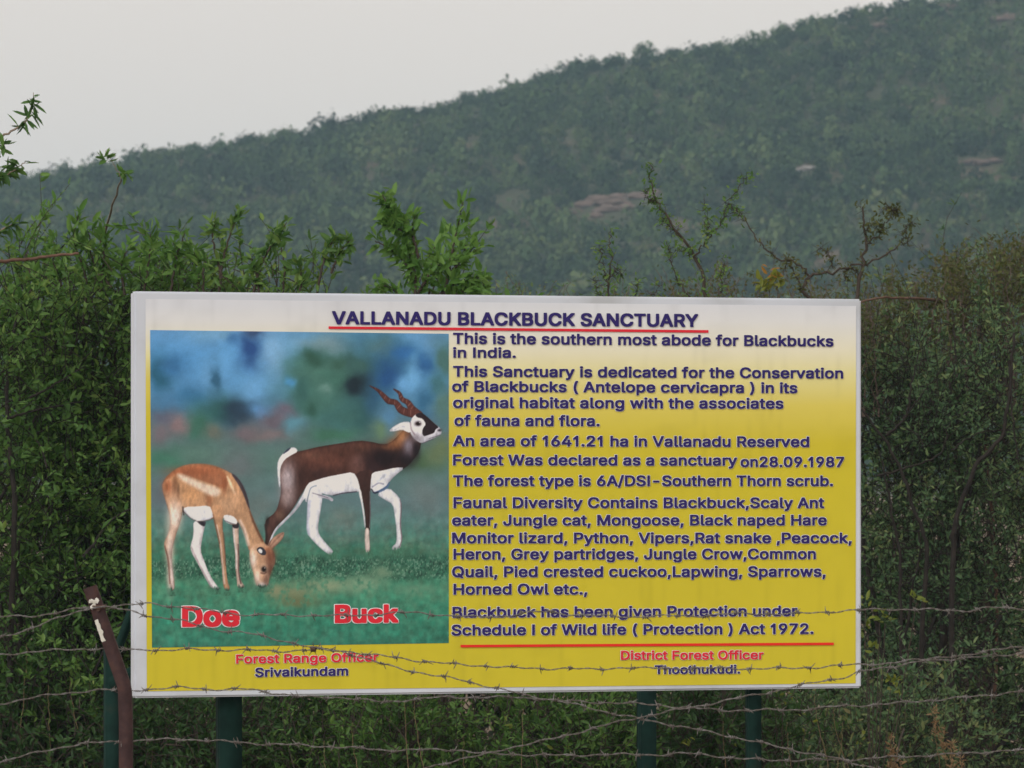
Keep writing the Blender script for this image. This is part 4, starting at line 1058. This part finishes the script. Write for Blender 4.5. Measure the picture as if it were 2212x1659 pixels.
def ex_mid(W, Lf, o, rs):
    d = 19.4
    for pts, n in (([(470, 660), (480, 570), (500, 500), (515, 460)], 60), ([(480, 600), (460, 520), (465, 480)], 30), ([(540, 660), (570, 560), (620, 480)], 60), ([(600, 680), (615, 590), (600, 500)], 40), ([(680, 660), (700, 560), (725, 510)], 50), ([(640, 680), (650, 610), (648, 560)], 40), ([(715, 590), (735, 545), (755, 520)], 40), ([(560, 640), (555, 600), (540, 550)], 30), ([(440, 640), (440, 580), (455, 545)], 30)):
        stem(W, Lf, pts, d, .006, .002, o, rs, n, .052, .018, .2, 1.0, .012)
shrub('leafy_shrub', 'shrub behind the board showing above its top edge over the printed picture', 'shrub', 560, 19.9,
      [ell(450, 660, 110, 80, 20.0, .5), ell(580, 660, 110, 90, 20.0, .5), ell(500, 850, 200, 180, 20.4, .5), ell(700, 720, 90, 80, 20.1, .4)],
      330, .19, 14, .037, .0135, 'leaf_green', 3, nl=10, extra=ex_mid)
def ex_tall(W, Lf, o, rs):
    d = 19.2
    for pts, n in (([(900, 680), (895, 590), (870, 510), (850, 460), (825, 420)], 150), ([(895, 600), (860, 550), (810, 520)], 60), ([(900, 640), (930, 590), (960, 560)], 60), ([(960, 660), (970, 580), (985, 510), (1000, 435)], 70), ([(930, 650), (990, 610), (1040, 600)], 70), ([(880, 650), (840, 620), (805, 625)], 50), ([(905, 560), (890, 500), (895, 470)], 40), ([(975, 590), (1000, 550), (1005, 530)], 26), ([(940, 660), (1010, 625), (1050, 615)], 50), ([(865, 500), (850, 480), (835, 475)], 40)):
        stem(W, Lf, pts, d, .007, .002, o, rs, n, .056, .021, .15, 1.0, .016)
shrub('leafy_shrub', 'tall bright green shoots standing above the board left of its title', 'shrub', 920, 19.6,
      [ell(900, 650, 80, 70, 19.5, .3), ell(920, 800, 120, 150, 19.8, .4), ell(985, 640, 60, 40, 19.5, .25)],
      150, .17, 14, .052, .019, 'leaf_fresh', 4, nl=6, extra=ex_tall)
# --- sprigs of a tree at the left edge
rs = np.random.RandomState(8); d = 18.6
base = P(-190, HOR, d); base[2] = 0
root = tag(empty('young_tree', tuple(base)), 'young tree at the left edge with leafy sprigs hanging against the sky', 'tree')
W, Lf = MB(), MB()
stem(W, Lf, [(-190, 2020), (-175, 1500), (-150, 1000), (-120, 620), (-60, 460), (-20, 380)], d, .035, .008, base, rs, 0)
stem(W, Lf, [(-60, 460), (-10, 310), (25, 285), (60, 255), (70, 225), (72, 200)], d, .006, .0012, base, rs, 14, .042, .012, .55, .9, .002)
def fan(pts, n, ll, lw, lo, ax_bias):
    q = np.array([P(u, v, d) for u, v in pts]); q = smooth_path(q, 20)
    t = lo + (1 - lo) * rs.rand(n); i = (t * (len(q) - 2)).astype(int)
    leaves(Lf, q[i] - base, unit(rs.normal(size=(n, 3)) * np.array([1, .4, .7]) + np.array(ax_bias)), ll * (.7 + .5 * rs.rand(n)), lw * (.7 + .5 * rs.rand(n)), rs=rs)
fan([(25, 285), (60, 255), (72, 215)], 20, .066, .015, .25, (.1, 0, -.45))
stem(W, Lf, [(-80, 480), (-20, 390), (20, 375), (55, 350)], d, .006, .0015, base, rs, 22, .055, .02, .3)
fan([(-20, 390), (20, 370), (60, 352)], 20, .056, .02, .1, (.2, 0, -.1))
stem(W, Lf, [(-40, 420), (-10, 330), (10, 310)], d, .004, .0015, base, rs, 14, .05, .018, .3)
fan([(-30, 400), (-5, 330), (12, 300)], 10, .05, .018, .1, (.1, 0, 0))
stem(W, Lf, [(-140, 700), (-60, 560), (0, 500), (40, 480)], d, .008, .002, base, rs, 24, .055, .018, .4)
fan([(-10, 500), (30, 490), (50, 470)], 14, .06, .02, .1, (.2, 0, -.3))
W.build('branches', M['bark_pale'], root, smooth=True); Lf.build('foliage', M['leaf_green'], root)
W2 = MB(); stem(W2, None, [(-160, 590), (0, 565), (60, 560), (115, 552), (170, 548)], 18.8, .008, .005, base, rs, 0)
tag(W2.build('dead_branch', M['bark_red'], root), 'bare reddish branch reaching in level from the left edge')
# --- lone thin shoot
rs = np.random.RandomState(9); d = 19.0
base = P(205, HOR, d); base[2] = 0
root = tag(empty('sapling', tuple(base)), 'lone thin stem with leaves at its tip left of the board top, against the ridge', 'sapling')
W, Lf = MB(), MB()
stem(W, Lf, [(190, 1950), (200, 1000), (215, 560), (228, 500), (248, 430), (262, 385), (270, 375)], d + 1.8, .008, .002, base, rs, 22, .035, .014, .96, .8, .006, dd=-1.8)
stem(W, None, [(262, 385), (240, 345), (228, 325)], d, .0016, .0008, base, rs, 0)
leaves(Lf, np.array([P(226 + 10 * a, 342 - 8 * b, d) for a, b in rs.normal(0, .5, (16, 2))]) - base, rs.normal(size=(16, 3)) * np.array([1, .3, .6]) + np.array([0, 0, .5]), .042, .015, rs=rs)
W.build('stem', M['bark_pale'], root, smooth=True); Lf.build('foliage', M['leaf_fresh'], root)
# --- thorn trees over the board
def thorn_tree(label, base_u, d, shoots, seed, leafm='leaf_olive', barkm='bark', cat='thorn tree', tw=0.004):
    rs = np.random.RandomState(seed)
    base = P(base_u, HOR, d); base[2] = 0
    root = tag(empty('thorn_tree', tuple(base)), label, cat)
    W, Lf = MB(), MB()
    for pts, r0, r1, n in shoots:
        q = stem(W, Lf, pts, d, r0 * .62, r1 * .8, base, rs, int(n * .6), .021, .009, .08, 1.0, .016, jit=.005)
        for i in range(2, len(q) - 1, 2):      # thorns and short spurs
            for s in (0, 1):
                dv = unit(np.gradient(q, axis=0)[i] * .3 + rs.normal(size=3))
                W.tube(np.array([q[i], q[i] + dv * (.02 + .03 * rs.rand())]) - base, [.0013, .0005], 3)
    W.build('branches', M[barkm], root, smooth=True); Lf.build('foliage', M[leafm], root)
    return root
thorn_tree('thin thorny tree forking into a V above the middle right of the board', 1560, 19.0,
    [([(1570, 2000), (1560, 1000), (1540, 690), (1524, 630), (1505, 560), (1468, 508), (1436, 462), (1418, 436), (1408, 400), (1400, 350)], .016, .0015, 420),
     ([(1500, 552), (1530, 515), (1558, 480), (1572, 440), (1600, 400), (1622, 374)], .006, .0012, 230), ([(1470, 510), (1440, 480), (1430, 470)], .003, .001, 60), ([(1418, 436), (1402, 430), (1395, 410)], .003, .001, 40),
     ([(1540, 690), (1470, 620), (1450, 560), (1440, 520)], .006, .0015, 120), ([(1505, 560), (1480, 540), (1440, 545)], .003, .001, 70), ([(1530, 515), (1526, 480), (1520, 430)], .003, .001, 90), ([(1572, 440), (1590, 455), (1610, 470)], .003, .001, 40), ([(1550, 660), (1560, 600), (1565, 550)], .004, .001, 80)], 21, 'leaf_green')
thorn_tree('slender upright thorny shoot above the board left of the V shaped tree', 1320, 19.4,
    [([(1320, 2000), (1325, 1000), (1318, 680), (1316, 600), (1318, 540), (1318, 500)], .012, .0015, 190), ([(1316, 620), (1300, 560), (1298, 530)], .004, .001, 90), ([(1318, 600), (1335, 580), (1345, 600)], .003, .001, 40), ([(1320, 660), (1292, 630), (1285, 600)], .003, .001, 40), ([(1325, 680), (1370, 640), (1380, 600)], .004, .001, 60), ([(1324, 690), (1400, 650), (1430, 610)], .004, .001, 60)], 22, 'leaf_green')
def ex_dead(root): pass
thorn_tree('dark crooked thorn tree with bare spreading branches above the right end of the board', 1800, 20.5,
    [([(1830, 2000), (1820, 1000), (1850, 640), (1864, 567), (1872, 530), (1867, 492), (1864, 458), (1868, 440)], .017, .003, 120), ([(1850, 690), (1741, 640), (1749, 597), (1787, 590), (1841, 575), (1898, 558), (1947, 530), (1970, 504)], .013, .003, 140),
     ([(1749, 597), (1724, 572), (1669, 552), (1644, 527), (1608, 476), (1588, 452)], .008, .002, 60), ([(1741, 640), (1715, 590), (1700, 560), (1690, 600)], .006, .002, 160), ([(1800, 580), (1790, 550), (1770, 535)], .004, .001, 60),
     ([(1872, 530), (1900, 500), (1930, 460), (1940, 450)], .006, .002, 160), ([(1867, 500), (1890, 485), (1915, 500)], .004, .001, 110), ([(1860, 600), (1835, 580), (1820, 610)], .005, .002, 70), ([(1947, 530), (1960, 490), (1975, 480)], .003, .001, 90), ([(1930, 460), (1925, 450), (1912, 452)], .003, .001, 90)], 23, 'leaf_olive')
def clump(name, label, cat, pts, d, n, ll, lw, leafm, seed, spread=.03, stempts=None, barkm='bark'):
    rs = np.random.RandomState(seed)
    base = P(pts[0][0], HOR, d); base[2] = 0
    root = tag(empty(name, tuple(base)), label, cat)
    W, Lf = MB(), MB()
    for u, v in pts:
        stem(W, None, [(pts[0][0], 2000 if d < 19 else 1900), (u * .5 + pts[0][0] * .5, (v + 1900) / 2), (u, v + 12)], d, .004, .0015, base, rs, 0)
        c = P(u, v, d) + rs.normal(0, spread, (n, 3))
        leaves(Lf, c - base, rs.normal(size=(n, 3)) + np.array([0, 0, .4]), ll * (.6 + .7 * rs.rand(n)), lw * (.6 + .7 * rs.rand(n)), rs=rs)
    W.build('stems', M[barkm], root, smooth=True); Lf.build('foliage', M[leafm], root)
    return root
r_ = clump('leafy_sprig', 'bright yellow green sprig with an orange dead leaf above the board top edge', 'sprig', [(1662, 612), (1650, 620), (1680, 608)], 19.3, 16, .035, .02, 'leaf_yellow', 31, .014)
rs = np.random.RandomState(32); mb = MB(); b_ = np.array(r_.location)
leaves(mb, np.array([P(1660 + 5 * a, 584 + 9 * b, 19.3) for a, b in rs.normal(size=(7, 2))]) - b_, rs.normal(size=(7, 3)) + np.array([0, 0, -.8]), .045, .017, rs=rs)
mb.build('dead_leaves', M['leaf_orange'], r_)
# --- right thicket
def ex_right(W, Lf, o, rs):
    d = 21.0
    for pts, r in (([(1990, 1700), (1996, 1287), (2003, 1205), (1993, 1143), (1970, 1091), (1941, 1006), (1905, 944), (1862, 885)], .016), ([(1915, 941), (1957, 898), (1970, 830), (1985, 760)], .009), ([(2050, 1700), (2058, 1222), (2062, 1140), (2085, 1061), (2117, 996), (2160, 947), (2173, 898), (2183, 820), (2190, 720)], .018),
                   ([(1940, 1700), (1945, 1250), (1925, 1100), (1905, 995)], .012), ([(1895, 1028), (1954, 1012), (2029, 980), (2052, 911)], .008), ([(2055, 972), (2105, 940), (2150, 930), (2212, 925)], .005), ([(2060, 700), (2062, 800), (2040, 900)], .005), ([(1955, 900), (2000, 840), (2050, 780)], .006), ([(2180, 780), (2184, 860), (2200, 1000)], .010), ([(2000, 1240), (2040, 1180)], .006), ([(1940, 1270), (1980, 1240), (1965, 1200)], .006)):
        stem(W, None, pts[::1], d, r * .72, r * .3, o, rs, 0, jit=.003)
shrub('thorn_bush', 'dense dull green thorn bush with bare curved trunks right of the board', 'bush', 2020, 21.6,
      [ell(1960, 900, 150, 200, 21.8, .7), ell(2150, 860, 150, 220, 21.9, .7), ell(1960, 1200, 150, 260, 21.8, .7), ell(2160, 1220, 160, 280, 21.9, .7), ell(2050, 1520, 260, 240, 21.7, .7)],
      1900, .25, 17, .025, .0095, 'leaf_dull', 41, barkm='bark_dark', nl=8, extra=ex_right)
def ex_rt(W, Lf, o, rs):
    d = 23.0
    for i in range(16):
        u = 1890 + 340 * rs.rand(); top = np.interp(u, [1880, 1960, 2050, 2120, 2212], [650, 600, 545, 505, 490]) + 70 * rs.rand()
        stem(W, Lf, [(u + rs.normal(0, 14), top + 190), (u + rs.normal(0, 10), top + 90), (u + rs.normal(0, 6), top)], d, .005, .0015, o, rs, 44, .034, .014, .1, 1.0, .014)
shrub('thorn_bush', 'taller hazier thorn bush rising at the right edge against the hill', 'bush', 2120, 23.4,
      [ell(2150, 740, 130, 150, 23.4, .6), ell(2030, 790, 120, 120, 23.4, .6), ell(1920, 790, 110, 80, 23.6, .5), ell(2100, 1100, 240, 300, 24.0, .6)],
      720, .24, 15, .028, .010, 'leaf_dull', 42, nl=12, extra=ex_rt)
# pinkish bare twig beside the board corner
rs = np.random.RandomState(44); base = P(2040, HOR, 20.8); base[2] = 0
root = tag(empty('dry_branch', tuple(base)), 'bare pinkish dead branch lying level beside the top right board corner', 'branch')
W = MB(); stem(W, None, [(2140, 1900), (2150, 1200), (2090, 700), (2027, 652), (1990, 646), (1955, 644), (1901, 643), (1862, 652), (1840, 660)], 23.2, .010, .003, base, rs, 0, dd=-2.4); W.build('wood', M['bark_red'], root, smooth=True)
# --- wispy thorn scrub whose twig tips show above the board
def wisps(label, u0, u1, d, n, seed, leafm, vt, n_leaf=26, ll=.020):
    rs = np.random.RandomState(seed); base = P((u0 + u1) / 2, HOR, d); base[2] = 0
    root = tag(empty('thorn_scrub', tuple(base)), label, 'thorn scrub')
    W, Lf = MB(), MB()
    for i in range(n):
        u = u0 + (u1 - u0) * rs.rand(); top = vt(u) + 75 * rs.rand() ** .8; k = rs.normal(0, 26)
        stem(W, Lf, [(u - k * 1.2, 900), (u - k * .8, top + 190), (u - k * .2 + rs.normal(0, 8), top + 85), (u + k, top)], d + rs.normal(0, .25), .004, .0009, base, rs, n_leaf, ll, ll * .42, .25, 1.0, .016, jit=.006)
        for _ in range(3):
            a, b = rs.normal(0, 30, 2); v = top + 20 + 110 * rs.rand()
            stem(W, Lf, [(u, v + 40), (u + a * .4, v + 12), (u + a, v - abs(b) * .5)], d + rs.normal(0, .2), .0018, .0006, base, rs, n_leaf // 2, ll, ll * .42, .1, 1.0, .012, jit=.004)
    W.build('branches', M['bark_twig'], root, smooth=True); Lf.build('foliage', M[leafm], root)
M['bark_twig'] = mat_noise('bark_twig', [(.3, (.075, .055, .045)), (.7, (.15, .115, .095))], 30, .9)
wisps('low wispy thorn scrub behind the middle of the board top edge', 1060, 1480, 21.5, 40, 91, 'leaf_dull', lambda u: 585 + 12 * math.sin(u / 37))
wisps('wispy thorn scrub behind the right part of the board top edge', 1440, 1880, 21.5, 60, 92, 'leaf_olive', lambda u: 560 - 20 * math.sin((u - 1440) / 90))
wisps('tall wispy olive thorn twigs right of the board against the hill', 1870, 2240, 22.4, 70, 93, 'leaf_olive', lambda u: np.interp(u, [1870, 1960, 2060, 2140, 2240], [590, 540, 505, 480, 470]), 34, .024)
# --- second row that closes the thicket behind, also behind the board
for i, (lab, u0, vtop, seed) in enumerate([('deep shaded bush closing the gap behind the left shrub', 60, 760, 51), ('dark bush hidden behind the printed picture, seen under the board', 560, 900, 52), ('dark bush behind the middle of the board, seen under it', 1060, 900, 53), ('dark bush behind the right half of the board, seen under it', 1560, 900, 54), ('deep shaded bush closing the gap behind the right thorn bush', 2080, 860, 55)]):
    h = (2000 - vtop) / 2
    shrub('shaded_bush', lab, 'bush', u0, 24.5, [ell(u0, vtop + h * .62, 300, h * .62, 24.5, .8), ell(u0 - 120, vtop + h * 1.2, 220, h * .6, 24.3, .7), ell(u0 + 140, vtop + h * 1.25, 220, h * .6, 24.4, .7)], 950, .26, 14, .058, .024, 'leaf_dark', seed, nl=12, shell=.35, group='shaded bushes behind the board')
# --- low undergrowth in front of them, under the board
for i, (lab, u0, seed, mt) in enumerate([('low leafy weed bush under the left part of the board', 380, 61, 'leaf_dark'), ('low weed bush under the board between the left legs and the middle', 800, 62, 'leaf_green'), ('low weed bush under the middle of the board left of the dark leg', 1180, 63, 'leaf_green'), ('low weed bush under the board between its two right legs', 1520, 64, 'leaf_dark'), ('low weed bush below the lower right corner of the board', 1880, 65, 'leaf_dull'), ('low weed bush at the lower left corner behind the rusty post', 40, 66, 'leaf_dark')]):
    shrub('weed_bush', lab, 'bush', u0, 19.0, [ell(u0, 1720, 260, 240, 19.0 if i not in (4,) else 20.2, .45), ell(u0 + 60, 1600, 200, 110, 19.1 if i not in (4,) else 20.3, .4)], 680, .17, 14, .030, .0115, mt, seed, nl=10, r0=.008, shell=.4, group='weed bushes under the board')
clump('leafy_sprig', 'yellow green seedling leaves beside the lower right edge of the board', 'sprig', [(1885, 1400), (1925, 1475), (1942, 1482), (1875, 1360), (1900, 1330), (1980, 1290), (1868, 1300), (1912, 1335)], 19.4, 7, .035, .017, 'leaf_yellow', 71, .016)
clump('leafy_sprig', 'pale yellow flecks of leaf under the board near its right leg', 'sprig', [(1690, 1500), (1480, 1600), (1610, 1640), (1220, 1620), (1100, 1560), (1740, 1560), (1860, 1600)], 18.6, 5, .026, .014, 'leaf_yellow', 72, .02)
# --- dry grass
def dry_grass(label, tops, d, seed, plume=40):
    rs = np.random.RandomState(seed); base = P(tops[0][0], HOR, d); base[2] = 0
    root = tag(empty('dry_grass_tuft', tuple(base)), label, 'dry grass')
    W, Lf = MB(), MB()
    for u, v, dx in tops:
        stem(W, None, [(u + dx, 2000), (u + dx * .6, (v + 1900) / 2), (u + dx * .1, v + 60), (u, v)], d, .0020, .0007, base, rs, 0, jit=.002)
        if plume: stem(None, Lf, [(u + dx * .15, v + 75), (u + dx * .06, v + 40), (u, v)], d, 0, 0, base, rs, plume, .024, .006, 0, .6, .005)
    W.build('stalks', M['straw'], root)
    if plume: Lf.build('seed_heads', M['straw_leaf'], root)
M['straw_leaf'] = mat_leaf('straw_leaf', [(0, (.20, .12, .06)), (.5, (.32, .21, .11)), (1, (.46, .33, .19))])
dry_grass('tan dry grass plumes at the bottom right beneath the wires', [(1925, 1590, 20), (1932, 1612, 26), (1944, 1640, 10)], 18.7, 81, 60)
dry_grass('faded brown grass heads right of the tan plumes', [(2018, 1530, 30), (2035, 1570, 40), (2055, 1600, 40), (2075, 1620, 30)], 19.6, 82, 60)
dry_grass('thin bare straw stalks under the board right of the left leg', [(875, 1510, 12), (895, 1512, 40), (1000, 1590, 20), (1130, 1530, -10), (760, 1560, 40), (700, 1600, 30), (1160, 1640, 40)], 18.4, 83, 0)
dry_grass('thin bare straw stalks at the lower left by the rusty post', [(58, 1390, -24), (104, 1480, 14), (330, 1580, -12), (150, 1460, 60)], 18.9, 84, 0)
dry_grass('thin green brown stalks under the board right of the right leg', [(1760, 1500, 60), (1800, 1520, 70), (1820, 1560, -40), (1700, 1560, 30), (1560, 1520, 20)], 18.6, 85, 0)

# ------------------------------------------------------------------ haze over the plain and the hill
hm = bpy.data.materials.new('haze'); hm.use_nodes = True
ht = hm.node_tree; ht.nodes.clear()
ho = ht.nodes.new('ShaderNodeOutputMaterial'); hv = ht.nodes.new('ShaderNodeVolumePrincipled')
hv.inputs['Color'].default_value = (.54, .80, 1.0, 1); hv.inputs['Density'].default_value = .00050; hv.inputs['Anisotropy'].default_value = 0.0
ht.links.new(hv.outputs['Volume'], ho.inputs['Volume'])
mb = MB(); mb.box(-950, 950, -80, 1520, -4, 75)
o = mb.build('haze', hm); tag(o, 'thin blue grey evening haze in front of the hill', 'haze', kind='stuff')
